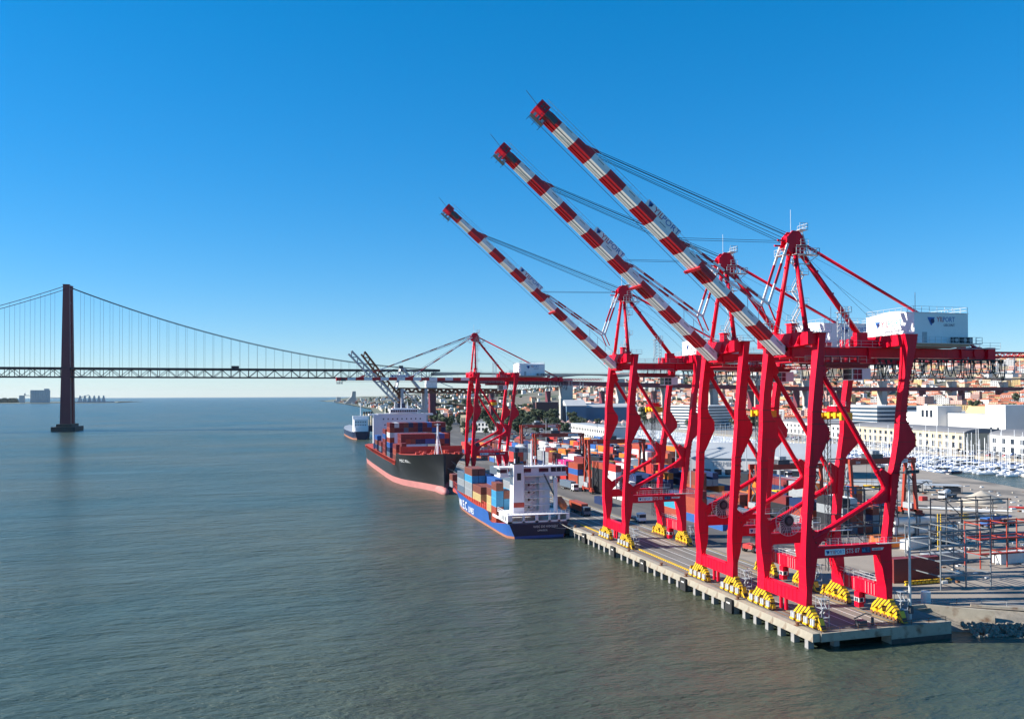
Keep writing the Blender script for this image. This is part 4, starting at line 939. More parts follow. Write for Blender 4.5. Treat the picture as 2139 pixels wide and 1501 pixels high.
def row(y, x0, n, z0, hs, L=40, hid=None):
    for i in range(n):
        h = hs(i)
        for k in range(h):
            if hid and k < hid(i) and i not in (0, n-1): continue
            c = rr.choice(pal); c = 'magenta' if (y, i, k) == (418, 9, 2) else 'white' if rr.random() < 0.05 else 'blue' if rr.random() < 0.07 else c
            container(c, (x0+i*2.5, y, z0+2.6*k), '%s tier, %s stack, %s bay, black ship' % (TIER[k], TIER[i], TIER[(403, 418, 436, 452, 470, 490, 505).index(y)]), bk, L)
row(403, 58.6, 1, 15.4, lambda i: 2, 20)
row(418, 58.0, 11, 11.4, lambda i: 3 if i == 0 else 5 if i > 0 else 4, 40, lambda i: 3)
row(436, 57.2, 13, 11.4, lambda i: 7 if i < 12 else 5, 40, lambda i: 5)
row(452, 56.9, 1, 10, lambda i: 6, 40); row(470, 56.9, 1, 10, lambda i: 3, 40); row(490, 56.9, 1, 10, lambda i: 4, 40); row(505, 56.9, 1, 10, lambda i: 2, 20)
# mooring lines
def sag(b, p, q, d, r=0.06, n=10):
    p = Vector(p); q = Vector(q); pts = [p.lerp(q, i/n)-Vector((0, 0, d*4*(i/n)*(1-i/n))) for i in range(n+1)]; b.path(pts, r, 5)
for p, q, lab in (((74.0, 368, 16.2), (88.8, 352, 3.4), 'pale mooring line from the black bow to the quay, upper one'), ((68.5, 372, 15.0), (88.8, 346, 3.4), 'pale mooring line from the black bow shoulder slanting to the quay'),
                  ((84.5, 243.3, 4.3), (88.9, 226.2, 3.4), 'pale mooring rope from the blue stern to the nearest bollard'), ((81, 243.3, 3.6), (88.9, 241.0, 3.4), 'short pale mooring rope from the blue transom to the quay')):
    b = MB(); sag(b, p, q, 0.7); tag(b.build('mooring_line', 'rope'), lab, 'rope')
# --- small ship behind
ss = thing('bulk_carrier', 'small grey hulled ship with four cream vent masts beyond the black ship', 'ship')
cx = 82; hull(ss, [(838, 6.5, 5, 8), (846, 9, 8.5, 7.5), (950, 9, 8.8, 7), (975, 6, 4, 9), (985, 0.5, 0.3, 10)], 1.5, ('hull_navy', 'hull_rust'), cx, 'grey_steel')
b = MB(); b.box(75, 89, 842, 862, 7.5, 20); b.box(74, 90, 846, 852, 20, 23.5); b.box(76, 88, 840, 842, 8, 12); b.tube((82, 850, 23.5), (82, 850, 36), 0.4, 8)
for k in range(5): b.box(76+k*2.4, 77+k*2.4, 841.9, 842, 14, 15, 1); b.box(76+k*2.4, 77+k*2.4, 841.9, 842, 17, 18, 1)
b.build('superstructure', ['ship_white', 'glass_dark'], ss)
for k in range(4): b = MB().tube((87+2.9*k, 866+3*k, 7), (87+2.9*k, 866+3*k, 25), 1.0, 10).cyl((87+2.9*k, 866+3*k, 25), 1.1, 2.4, 10, 1); b.build('vent_mast', ['bldg_cream', 'black'], ss)
MB().box(84, 102, 862, 900, 7, 13).build('cargo_hold', 'hull_navy', ss)
# ------------------------------------------------------------------ container yard
ORD = ['first', 'second', 'third', 'fourth', 'fifth', 'sixth', 'seventh', 'eighth', 'ninth', 'tenth', 'eleventh', 'twelfth', 'thirteenth', 'fourteenth']
rr = random.Random(21)
PAL = ['maroon', 'rust red', 'brown', 'rust red', 'maroon', 'slate', 'navy', 'grey', 'white', 'black', 'black', 'red', 'navy', 'blue', 'orange', 'grey', 'maroon', 'white']
def block(x0, bays, rows, hts, blk, group, over={}, zg=2.96):
    H = {}
    for bi, y in enumerate(bays):
        for r in range(rows): H[(bi, r)] = hts(bi, r)
    for bi, y in enumerate(bays):
        base = rr.choice(PAL)
        for r in range(rows):
            h = H[(bi, r)]
            for k in range(h):
                vis = k == h-1 or H.get((bi, r-1), 0) <= k or H.get((bi-1, r), 0) <= k
                if not vis: continue
                c = base if rr.random() < 0.4 else rr.choice(PAL)
                c = over.get((bi, r, k), c)
                tx = None
                if c == 'white' and r == 0 and rr.random() < 0.6: tx = ('MAERSK', 'side', 1.15, 'sign_navy')
                if c == 'magenta': tx = ('ONE', 'side', 1.3, 'white')
                if c == 'orange' and r <= 1: tx = ('Hapag-Lloyd', 'side', 1.0, 'sign_navy')
                container(c, (x0+r*2.62, y, zg+2.6*k), '%s tier, %s row, %s bay, %s' % (ORD[k], ORD[r], ORD[bi], blk), group, 40, txt=tx)
bayA = [222.0, 236.0, 250.0, 290.0, 303.5, 317.0, 333.0, 346.5, 362, 375.5]
hA = [[1, 1, 2, 1, 2, 1], [4, 3, 3, 2, 3, 2], [2, 3, 2, 3, 2, 2], [3, 4, 3, 4, 3, 3], [5, 4, 5, 3, 4, 3], [5, 5, 4, 5, 4, 4], [2, 3, 4, 3, 4, 3], [4, 5, 4, 4, 5, 3], [4, 4, 5, 3, 4, 4], [5, 4, 3, 4, 5, 4]]
block(129.0, bayA, 6, lambda b, r: hA[b][r], 'quay road block', 'containers stacked in the yard block beside the quay road',
      {(0, 0, 0): 'blue', (1, 0, 0): 'blue', (1, 0, 1): 'rust red', (1, 0, 2): 'rust red', (1, 0, 3): 'maroon', (2, 0, 0): 'rust red', (2, 0, 1): 'turquoise', (3, 0, 0): 'white', (3, 0, 1): 'grey', (3, 0, 2): 'white', (4, 0, 0): 'white', (4, 0, 1): 'white', (4, 0, 2): 'white', (4, 0, 3): 'white', (4, 0, 4): 'red',
       (5, 0, 4): 'rust red', (5, 0, 3): 'black', (5, 0, 2): 'black', (5, 0, 1): 'black', (7, 0, 0): 'rust red', (7, 0, 1): 'rust red', (7, 0, 2): 'blue', (7, 0, 3): 'rust red', (6, 1, 2): 'rust red', (6, 2, 3): 'green', (8, 0, 3): 'magenta', (8, 0, 2): 'red', (8, 1, 3): 'magenta', (9, 0, 4): 'brown'})
bayB = [206.0, 220.0, 234.0, 262.0, 290.0, 318.0, 332.0, 350, 364]
hB = [[4, 4, 3, 2, 3], [3, 3, 2, 2, 1], [3, 2, 2, 1, 2], [2, 2, 2, 1, 2], [4, 3, 4, 2, 2], [3, 4, 2, 3, 3], [4, 4, 4, 2, 3], [3, 4, 4, 3, 3], [4, 3, 4, 4, 3]]
block(159.0, bayB, 5, lambda b, r: hB[b][r], 'inner yard block', 'containers stacked in the inner yard block',
      {(0, 0, 0): 'black', (0, 0, 1): 'black', (0, 0, 2): 'grey', (0, 0, 3): 'black', (1, 0, 2): 'navy', (1, 0, 1): 'rust red', (4, 0, 3): 'brown', (4, 0, 2): 'brown', (4, 0, 1): 'rust red', (4, 0, 0): 'blue', (6, 0, 3): 'red', (6, 0, 2): 'red', (5, 0, 2): 'orange', (6, 1, 3): 'orange', (6, 2, 3): 'orange'})
bayC = [400, 414, 432, 446]
block(140.0, bayC, 7, lambda b, r: [4, 5, 4, 5, 3, 4, 4][(r+b) % 7], 'far yard block', 'containers stacked in the far yard block', {(0, 0, 3): 'white', (0, 0, 2): 'grey', (0, 0, 1): 'white', (1, 1, 4): 'orange', (1, 3, 4): 'orange', (0, 2, 3): 'orange', (0, 1, 4): 'orange'})
fc = MB(); qf = random.Random(6); FP = ['c_maroon', 'c_rust red', 'c_brown', 'c_navy', 'c_grey', 'c_white', 'c_black', 'c_orange', 'c_blue', 'c_red']
for x0_, y0_, nr, nb in ((128, 462, 8, 9), (158, 392, 7, 16), (188, 392, 7, 14), (190, 252, 5, 5), (214, 440, 8, 10)):
    for b_ in range(nb):
        col = qf.randrange(10)
        for r in range(nr):
            for k in range(qf.choice((1, 2, 3, 3, 4, 4))):
                if x0_ == 190 and k > 2: continue
                fc.box(x0_+r*2.62, x0_+r*2.62+2.44, y0_+b_*13.6, y0_+b_*13.6+12.19, 2.96+2.6*k, 2.96+2.6*k+2.56, col if qf.random() < 0.4 else qf.randrange(10))
tag(fc.build('distant_containers', FP), 'distant mass of mixed containers deep in the terminal yard', 'containers', kind='stuff')
# rubber tyred gantries
def rtg(x0, x1, y, zt, no, label, board=True):
    t = thing('yard_gantry_crane', label, 'crane', ((x0+x1)/2, y, 2.96), 'rubber tyred yard gantry cranes'); w = (x1-x0)/2; H = zt-2.96
    for sx in (-1, 1):
        for sy in (-1, 1):
            b = MB(); b.beam((sx*w, sy*3.1, 1.6), (sx*w, sy*1.7, H-1.6), 1.0, 0.9, 0, (1, 0, 0)); b.build('leg', 'orange_rtg', t)
            k = MB(); k.box(sx*w-0.55, sx*w+0.55, sy*4.6-1.5, sy*4.6+1.5, 0.9, 1.6)
            for dy in (-0.85, 0.85): k.cyl((sx*w-0.35, sy*4.6+dy, 0.75), 0.75, 0.7, 14, 1, 'x')
            k.build('wheel_truck', ['orange_rtg', 'rubber'], t)
        b = MB(); b.box(sx*w-0.45, sx*w+0.45, -5.4, 5.4, 1.62, 2.5); b.box(sx*w-0.9, sx*w+1.0, -2.0, 2.2, 2.52, 4.4, 1); b.build('sill_beam', ['orange_rtg', 'grey_steel'], t)
        b = MB(); b.rail([(sx*(w+0.7), -3, 2.5), (sx*(w+0.7), 3, 2.5)], 1.1, 0.05, 1.5)
        z = 2.6; k = 0
        while z < H-3: b.beam((sx*w-0.6, -2+4*(k % 2)-(k % 2), z), (sx*w-0.6, 1-3*(k % 2)+(k % 2), z+2.4), 0.12, 0.5); z += 2.4; k += 1
        b.build('stair', 'dark_steel', t)
    for sy in (-1, 1):
        b = MB(); b.box(-w-0.7, w+0.7, sy*1.9-0.45, sy*1.9+0.45, H-1.75, H); g_ = b.build('girder', 'orange_rtg', t)
        if sy == -1:
            text(no, 1.25, 'white', g_, (-w+1.6, -2.37, H-1.5), (1, 0, 0), (0, 0, 1))
            if board:
                p_ = MB().box(w*0.35, w*0.35+5.4, -2.38, -2.35, H-1.5, H-0.25).build('sign_board', 'white', g_); text('LISCONT', 1.0, 'sign_navy', p_, (w*0.35+0.9, -2.4, H-1.22), (1, 0, 0), (0, 0, 1))
            text('Konecranes', 0.7, 'white', g_, (w-4.6, -2.37, H-1.1), (1, 0, 0), (0, 0, 1))
    tx = -w*0.2
    b = MB(); b.box(tx-2.2, tx+2.2, -2.6, 2.6, H+0.02, H+1.5); b.box(tx-1.0, tx+1.6, -1.5, 1.5, H+1.5, H+2.6, 1); b.rail([(tx-2.2, -2.6, H+1.5), (tx+2.2, -2.6, H+1.5)], 1.0, 0.05, 1.1, 1); b.build('trolley', ['dark_steel', 'grey_steel'], t)
    b = MB(); b.box(tx+2.3, tx+4.0, -1.2, 1.0, H-4.4, H-2.2); b.box(tx+2.28, tx+4.02, -1.22, 0.6, H-3.9, H-2.9, 1); b.build('operator_cabin', ['white', 'glass_dark'], t)
    b = MB(); b.box(tx-1.2, tx+1.2, -3, 3, H-9.6, H-9.1)
    for x in (-1, 1):
        for yy in (-1.6, 1.6): b.tube((tx+x, yy, H-9.2), (tx+x, yy*0.8, H), 0.05, 5, 1)
    b.build('spreader', ['yellow', 'cable'], t)
    b = MB(); b.rail([(-w, -2.5, H), (w, -2.5, H)], 1.0, 0.045, 2.5); b.build('handrail', 'galv', t)
    return t
rtg(125.6, 150.5, 325.5, 25.2, 'S09', 'orange red yard gantry crane numbered S09 straddling the stacks by the quay road')
rtg(126.4, 152.0, 402.0, 24.4, 'S01', 'orange red yard gantry crane numbered S01 behind the blue ship bridge')
rtg(155.5, 180.5, 247.0, 20.2, 'S07', 'orange red yard gantry crane with a LISCONT board behind crane STS 06')
rtg(180.8, 205.6, 232.0, 22.6, 'S04', 'orange red yard gantry crane standing clear of the stacks behind crane STS 07')
rtg(150.0, 175.0, 505.0, 25.0, 'S03', 'orange red yard gantry crane seen through the legs of the level boom crane')
# lorries
def lorry(name, loc, rz, cab, load, label, cat='truck', load_col=None):
    t = thing(name, label, cat, loc, None, rz)
    b = MB(); b.prism([(0, 0.7), (0, 2.9), (0.35, 3.2), (2.1, 3.2), (2.1, 0.7)], 'x', -1.2, 1.2) if False else b.box(-1.2, 1.2, 0, 2.1, 0.7, 3.1); b.box(-1.15, 1.15, -0.04, 0.0, 1.7, 2.75, 1)
    for sx in (-1, 1): b.box(sx*1.2-0.02, sx*1.2+0.02, 0.5, 1.5, 1.7, 2.7, 1)
    b.build('cab', [cab, 'glass_dark'], t)
    MB().box(-1.2, 1.2, 2.3, 14.0, 0.95, 1.25).build('chassis', 'dark_steel', t)
    wm = cached('wheel', lambda: MB().cyl((-0.2, 0, 0), 0.5, 0.4, 14, 0, 'x').cyl((-0.22, 0, 0), 0.25, 0.44, 10, 1, 'x').mesh('wheel', ['rubber', 'grey_steel']))
    for y in (0.9, 3.0, 10.6, 11.8, 13.0):
        for x in (-1.0, 1.0): put('wheel', wm, t, (x, y, 0.5))
    if load == 'tipper':
        MB().loft([[(-1.25, 2.6, 1.3), (1.25, 2.6, 1.3), (1.25, 2.6, 2.9), (-1.25, 2.6, 2.9)], [(-1.25, 8.4, 1.3), (1.25, 8.4, 1.3), (1.25, 8.8, 2.9), (-1.25, 8.8, 2.9)]]).build('tipper_body', 'c_light blue', t)
    if load == 'mixer':
        MB().loft([[(r*math.cos(a), y, 2.3+r*math.sin(a)+0.08*(y-3)) for a in [2*math.pi*i/14 for i in range(14)]] for y, r in ((2.9, 0.5), (4, 1.15), (6.5, 1.25), (9.2, 0.5))]).build('mixer_drum', 'grey_steel', t, smooth=True)
    if load == 'crane':
        b = MB(); b.box(-1.1, 1.1, 3.0, 6.0, 1.3, 3.4); b.box(-0.4, 0.4, 5.5, 13.0, 2.4, 3.0); b.box(-1.0, 0.0, 6.2, 8.4, 1.3, 3.0); b.build('lift_machine', 'c_blue', t)
        for y in (6.5, 9.0): put('wheel', cached('gwheel', lambda: MB().cyl((-0.3, 0, 0), 0.5, 0.6, 14, 0, 'x').mesh('wheel', ['foliage_b'])), t, (0.9, y, 1.8)); put('wheel', cached('gwheel', None), t, (-0.9, y, 1.8))
    return t
lorry('container_truck', (122.5, 331.0, 2.96), R(4), 'white', None, 'white terminal truck carrying a slate container beside the S09 gantry'); container('slate', (121.3, 334.2, 4.22), 'loaded on the white terminal truck', 'containers on trucks', 40, R(4))
lorry('container_truck', (101.0, 262.0, 3.0), R(0), 'c_slate', None, 'dark blue truck with an orange red container driving the quay behind the blue ship'); container('rust red', (99.8, 264.6, 4.26), 'loaded on the dark blue truck on the quay', 'containers on trucks', 40)
lorry('tipper_truck', (226.0, 296.0, 2.96), R(-75), 'white', 'tipper', 'white tipper truck with a bright blue dump body by the site cabins')
lorry('mixer_truck', (247, 262, 2.96), R(-62), 'white', 'mixer', 'white concrete mixer truck parked beside the sand heap')
lorry('crane_truck', (208, 204, 2.96), R(-80), 'c_blue', 'crane', 'blue lift machine loaded on a dark low trailer in the dirt yard')
lorry('container_truck', (112.5, 243, 3.0), R(0), 'white', None, 'empty white chassis truck waiting beside crane STS 05'); container('navy', (116.2, 282, 3.0), 'standing alone on the quay road behind crane STS 05', 'containers on the ground')
# reach stacker behind crane 06
rs = thing('reach_stacker', 'red reach stacker with a long boom and big tyres behind crane STS 06', 'reach stacker', (117.5, 190.0, 3.0), None, R(-70))
MB().box(-1.5, 1.5, 0, 7, 1.0, 2.1).build('chassis', 'c_red', rs); MB().box(-0.8, 0.8, 2.2, 4, 2.1, 4.0).build('cab', 'glass_dark', rs); MB().beam((0, 7, 2.6), (0, -3.6, 6.4), 0.8, 0.9).build('boom', 'c_red', rs); MB().box(-3.0, 3.0, -4.4, -3.4, 5.2, 5.9).build('spreader', 'c_rust red', rs)
bw = MB().cyl((-0.4, 0, 0), 0.85, 0.8, 16, 0, 'x').cyl((-0.43, 0, 0), 0.4, 0.86, 12, 1, 'x').mesh('wheel', ['rubber', 'white_dirty'])
for x in (-1.5, 1.5):
    for y in (0.9, 6.0): put('wheel', bw, rs, (x, y, 0.85))
# light masts
pm = MB(); pm.tube((0, 0, 0), (0, 0, 27), 0.28, 10, 0, 0.14); pm.box(-1.4, 1.4, -0.9, 0.9, 26.6, 26.75, 1)
for x in (-1.3, -0.65, 0, 0.65, 1.3): pm.box(x-0.22, x+0.22, -0.95, -0.65, 26.75, 27.2, 1)
pm.rail([(-1.4, -0.9, 26.7), (1.4, -0.9, 26.7), (1.4, 0.9, 26.7)], 0.9, 0.04, 0.7, 1); pm.box(-0.35, 0.35, -0.5, 0.0, 1.2, 2.6, 1)
pme = pm.mesh('light_mast', ['galv', 'dark_steel'])
for x, y, lab in ((110.8, 125.2, 'tall galvanised floodlight mast at the quay end beside crane STS 07'), (181, 270, None), (198, 387, None), (153.8, 385, None), (155.0, 470, None), (207, 335, None), (242, 324, None), (154.6, 290, None), (235, 470, None), (250, 560, None)):
    tag(put('light_mast', pme, None, (x, y, 2.96)), lab or 'tall grey floodlight mast among the yard stacks', 'light mast', 'floodlight masts')
# scaffold rack, red rack, tank racks on the right
def rack(label, mat_, x0, x1, y0, y1, H, nx, lv, diag=True, name='steel_rack'):
    t = thing(name, label, 'rack', ((x0+x1)/2, (y0+y1)/2, 2.96)); w, d = (x1-x0)/2, (y1-y0)/2
    pm_ = MB().beam((0, 0, 0), (0, 0, H), 0.22, 0.22).mesh('post', [mat_])
    xs_ = [lerp(-w, w, i/nx) for i in range(nx+1)]
    for x in xs_:
        for y in (-d, d): put('post', pm_, t, (x, y, 0))
    for k in range(1, lv+1):
        z = H*k/lv-0.3
        for y in (-d, d): MB().beam((-w, y, z), (w, y, z), 0.2, 0.3).build('beam', mat_, t)
        cb = MB().beam((0, -d, 0), (0, d, 0), 0.16, 0.22).mesh('cross_beam', [mat_])
        for x in xs_: put('cross_beam', cb, t, (x, 0, z))
        if k < lv: MB().box(-w, 0, -d, -d+0.9, z+0.15, z+0.2).build('shelf_board', mat_, t)
        if diag: MB().beam((xs_[0], -d, z), (xs_[1], -d, z-H/lv+0.3), 0.16, 0.2).build('diagonal', mat_, t)
    return t
rack('tall grey steel scaffold rack on the pale apron near the sea wall', 'scaffold', 133.5, 146.5, 142.0, 152.0, 12.4, 2, 4)
rack('red steel rack with hanging hooks beside the grey scaffold', 'orange_rtg', 158.5, 182.0, 156.5, 161.0, 10.6, 3, 3, False)
rack('dark steel platform rack holding tank containers', 'dark_steel', 168, 188, 176.5, 182.0, 13.2, 4, 3)
rack('dark steel inspection gantry behind the orange containers', 'dark_steel', 150, 166, 192.0, 199.0, 15.0, 3, 3)
tk = MB().tube((-2.7, 0, 1.25), (2.7, 0, 1.25), 1.12, 16)
for x in (-2.95, 2.95):
    for y in (-1.15, 1.15): tk.beam((x, y, 0), (x, y, 2.55), 0.14, 0.14, 1)
    for z in (0.08, 2.5): tk.beam((x, -1.15, z), (x, 1.15, z), 0.14, 0.14, 1)
for y in (-1.15, 1.15):
    for z in (0.08, 2.5): tk.beam((-2.95, y, z), (2.95, y, z), 0.12, 0.12, 1)
tme = tk.mesh('tank_container', ['white_dirty', 'dark_steel'], False)
for x, y, z in ((164.0, 187.5, 2.96), (170.5, 187.0, 2.96), (164.0, 187.5, 5.6), (170.5, 187.0, 5.6), (171, 187, 8.25), (164.2, 187.2, 8.25), (177.5, 186.5, 2.96), (177.5, 186.5, 5.6)):
    tag(put('tank_container', tme, None, (x, y, z)), 'white tank container in a dark frame in the stack by the platform rack', 'tank container', 'tank containers')
ld_ = MB(); 
for x in (0, 1.0): ld_.beam((x, 0, 0), (x, 0, 9.5), 0.16)
for k in range(14): ld_.beam((0, 0, 0.4+k*0.68), (1.0, 0, 0.4+k*0.68), 0.1)
tag(ld_.build('access_ladder', 'paint_yellow', None, (167.0, 178.5, 2.96)), 'yellow vertical access ladder in front of the tank containers', 'ladder')
G2 = 'containers on the ground of the right yard'
c1 = container('white', (158.5, 182.5, 2.96), 'standing on the apron in front of the tank containers', G2, 40, R(-68), txt=('MAERSK', 'side', 1.5, 'sign_navy'))
container('white', (167.0, 161.5, 2.96), 'lying behind the grey scaffold rack', G2, 40, R(-85)); container('grey', (150.0, 166.0, 2.96), 'lying behind the grey scaffold beside the white one', G2, 40, R(-88))
container('orange', (153.0, 186.5, 2.96), 'at the foot of the inspection gantry', G2, 40, R(-80), txt=('Hapag-Lloyd', 'side', 1.4, 'sign_navy')); container('orange', (155.0, 191.0, 2.96), 'behind the other orange one at the inspection gantry', G2, 20, R(-80))
for k in range(2): container('maroon', (128.6, 152.4, 2.96+2.6*k), '%s one of the dark pair behind crane STS 07' % ('lower', 'upper')[k], G2, 40, R(-90))
container('light blue', (208, 256, 2.96), 'lying alone in the dirt yard by the cabins', G2, 40, R(-70))
b = MB()
for k in range(12): b.box(129.5+k*1.02, 130.3+k*1.02, 147.4, 147.9, 0, 0.9)
tag(b.build('hazard_barrier', 'hazard', None, (0, 0, 2.96)), 'yellow and black striped barrier in front of the dark containers', 'barrier')
# site cabins, sand heap, bits of the building site
def cabin(x, y, L, W, H, rz, label, m='bldg_white'):
    t = thing('site_cabin', label, 'cabin', (x, y, 2.96), 'site cabins', R(rz)); MB().box(0, L, 0, W, 0, H).build('wall', m, t); MB().box(-0.15, L+0.15, -0.15, W+0.15, H, H+0.15).build('roof', 'roof_pale', t)
    for k in range(max(1, int(L/3))): MB().box(1+k*3, 2+k*3, -0.03, 0, 1.2, 2.1).build('window', 'glass_dark', t)
cabin(232, 303, 16, 6, 3.6, -32, 'long white site cabin behind the blue tipper truck'); cabin(250, 296, 15, 6, 3.4, -30, 'white site cabin with a small window near the excavator'); cabin(262, 300, 12, 6, 3.2, -30, 'white site cabin at the dock edge beyond the excavator'); cabin(214, 311, 11, 6, 4.2, -32, 'plain white site cabin left of the tipper truck')
sh_ = thing('open_shelter', 'open shelter with a pale flat roof beside the dock edge', 'shelter', (257, 281, 2.96), None, R(-30)); MB().box(0, 14, 0, 7, 3.2, 3.4).build('roof', 'roof_pale', sh_)
for x in (0.3, 7, 13.7):
    for y in (0.3, 6.7): MB().beam((x, y, 0), (x, y, 3.2), 0.2).build('post', 'dark_steel', sh_)
MB().box(8, 13.5, 1, 6, 0, 2.6).build('store', 'dark_steel', sh_)
hp = MB(); rings = []
for k in range(7):
    t = k/6; rings.append([(256.5+(9.0*(1-t)+0.3)*math.cos(a)*(1+0.12*math.sin(3*a+k)), 252.5+(6.5*(1-t)+0.3)*math.sin(a)*(1+0.1*math.cos(2*a+k)), 2.9+4.4*t**0.85) for a in [2*math.pi*i/20 for i in range(20)]])
tag(hp.loft(rings).build('sand_heap', 'sand', smooth=True), 'tall heap of brown sand beside the mixer truck', 'sand heap')
ex = thing('excavator', 'dark excavator with folded arm by the white cabins', 'excavator', (256, 287, 2.96), None, R(20)); MB().box(-1.6, 1.6, -2, 2, 0.1, 1.0).build('track', 'rubber', ex); MB().box(-1.4, 1.4, -1.8, 2.2, 1.0, 2.9).build('body', 'dark_steel', ex); MB().beam((1.0, -1, 2.2), (3.6, -4, 4.6), 0.5).beam((3.6, -4, 4.6), (5.0, -5.5, 1.6), 0.4).build('arm', 'dark_steel', ex)
tag(MB().box(0, 2.4, 0, 1.6, 0, 1.7).box(0.2, 2.2, 0.2, 1.4, 1.7, 1.85).build('generator', 'yellow', None, (216, 220, 2.96)), 'yellow box generator standing in the dirt yard', 'generator')
tag(MB().box(0, 2.6, 0, 1.8, 0, 1.5).box(0.1, 2.5, 0.1, 1.7, 1.5, 1.6).build('skip_bin', 'c_red', None, (238, 262, 2.96)), 'red skip bin near the mixer truck', 'skip')
tag(MB().box(0, 5.0, 0, 1.8, 0, 1.2).box(0.2, 4.8, 0.2, 1.6, 1.2, 1.3).build('skip_bin', 'c_green', None, (254, 226, 2.96)), 'green skip bin beyond the sand heap', 'skip')
for i, (x, y, L, rz, m, lab) in enumerate(((205, 262, 46, -48, 'grey_steel', 'long grey pipe run laid across the dirt yard'), (208, 266, 40, -46, 'dark_steel', 'dark pipe laid beside the long grey pipe'), (224, 244, 26, -40, 'white_dirty', 'pale pipe lying by the yellow generator'), (252, 236, 14, -35, 'c_red', 'red pipe bundle lying past the sand heap'), (240, 246, 12, -38, 'sand', 'timber baulks stacked in the dirt yard'))):
    tag(MB().tube((0, 0, 0.4), (L, 0, 0.4), 0.35, 8).tube((1, 0.8, 0.3), (L-2, 0.8, 0.3), 0.3, 8).build('pipe_run', m, None, (x, y, 2.96)), lab, 'pipe').rotation_euler = (0, 0, R(rz))
rr2 = random.Random(9); jb = MB()
for k in range(520):
    x, y = (rr2.uniform(175, 300), rr2.uniform(200, 300)) if k < 260 else (rr2.uniform(121, 200), rr2.uniform(133, 205))
    if k < 260 and x+y < 420: continue
    if k >= 260 and (mnoise.noise(Vector((x*0.09, y*0.09, 1))) < 0.02 or y < 150-0.18*(x-117)): continue
    s = rr2.uniform(0.2, 0.9); jb.box(x, x+s*rr2.uniform(1, 3), y, y+s, 2.94, 2.94+s*rr2.uniform(0.2, 0.8), rr2.randrange(4))
tag(jb.build('site_debris', ['grey_steel', 'rust', 'white_dirty', 'sand']), 'scattered planks, blocks and rubbish over the building site', 'debris', kind='stuff')
tag(MB().cyl((0, 0, 0), 0.9, 2.2, 14).build('mixer_silo', 'white_dirty', None, (122.8, 134.5, 2.96)), 'small grey cylindrical hopper on the dark corner of the apron', 'hopper')
b = MB(); b.rail([(89.9, 122.3, 3.0), (116, 122.3, 3.0)], 0.9, 0.04, 3.5); tag(b.build('quay_rail', 'rust'), 'thin rusty handrail along the quay end', 'railing')
b = MB(); b.rail([(117.5, 133.2, 2.95), (128, 132.2, 2.95), (139, 125.2, 2.95), (172, 110.5, 2.95)], 1.0, 0.04, 4.0); tag(b.build('shore_fence', 'grey_steel'), 'thin wire fence along the sea wall', 'fence')
b = MB(); b.box(0, 1.6, 0, 1.2, 0, 1.1); b.beam((-0.8, 0.4, 1.5), (1.6, 0.4, 2.3), 0.16); b.beam((1.6, 0.4, 2.3), (2.8, 0.4, 1.9), 0.16); b.cyl((3.2, 0.6, 0), 0.25, 1.4, 8); tag(b.build('mooring_winch', 'dark_steel', None, (98.5, 123.4, 3.0)), 'dark mooring winch with a bent arm at the quay end', 'winch')
# old lattice crane beyond the black ship
oc = thing('lattice_crane', 'old grey and red quay crane with raised lattice boom beyond the black ship', 'crane', (90, 622, 3.0))
def lat(b, p, q, w, n, mi=0):
    p = Vector(p); q = Vector(q); d = (q-p).normalized(); s = d.cross(Vector((0, 1, 0))).normalized()*w/2
    for y in (-w/2, w/2):
        o_ = Vector((0, y, 0)); b.beam(p+s+o_, q+s+o_, 1.1, 1.1, mi); b.beam(p-s+o_, q-s+o_, 1.1, 1.1, mi)
        for k in range(n):
            a = p.lerp(q, k/n)+o_; c = p.lerp(q, (k+1)/n)+o_; b.beam(a+(s if k % 2 else -s), c+(-s if k % 2 else s), 0.55, 0.55, mi)
b = MB(); lat(b, (-3.0, -3, 36), (-38.0, -3, 73), 3.2, 16); b.build('boom', 'grey_steel', oc); b = MB(); lat(b, (1.0, 3, 36), (-28.0, 3, 73), 3.2, 16); b.build('boom', 'rust', oc)
b = MB(); lat(b, (-4, -3, 45), (82, -3, 44), 3.0, 28); lat(b, (-4, 3, 45), (82, 3, 44), 3.0, 28); b.build('girder', 'rust', oc)
for x, y in ((0, -8), (0, 8), (18, -8), (18, 8)): MB().beam((x, y, 0), (x, y*0.8, 46), 2.0, 2.0).build('leg', 'grey_steel', oc)
for y in (-7, 7): MB().beam((0, y, 12), (18, y, 30), 0.9).beam((0, y, 30), (18, y, 30), 1.1).beam((0, y, 46), (18, y, 30), 0.8).build('brace', 'grey_steel', oc)
for y in (-5, 5): MB().beam((-4, y, 46), (0, y*0.2, 62.5), 1.3).beam((14, y, 46), (0.5, y*0.2, 62.5), 1.2).build('mast_leg', 'grey_steel', oc)
MB().beam((0, 0, 62.5), (40, 0, 47), 0.5).beam((0, 0, 62.5), (-22, 0, 56), 0.3).build('stay', 'grey_steel', oc)
MB().box(-1.5, 1.5, -2, 2, 61.5, 63.5).build('mast_head', 'dark_steel', oc); MB().box(19, 27, -4, 4, 46.5, 53).build('machinery_house', 'white_dirty', oc)
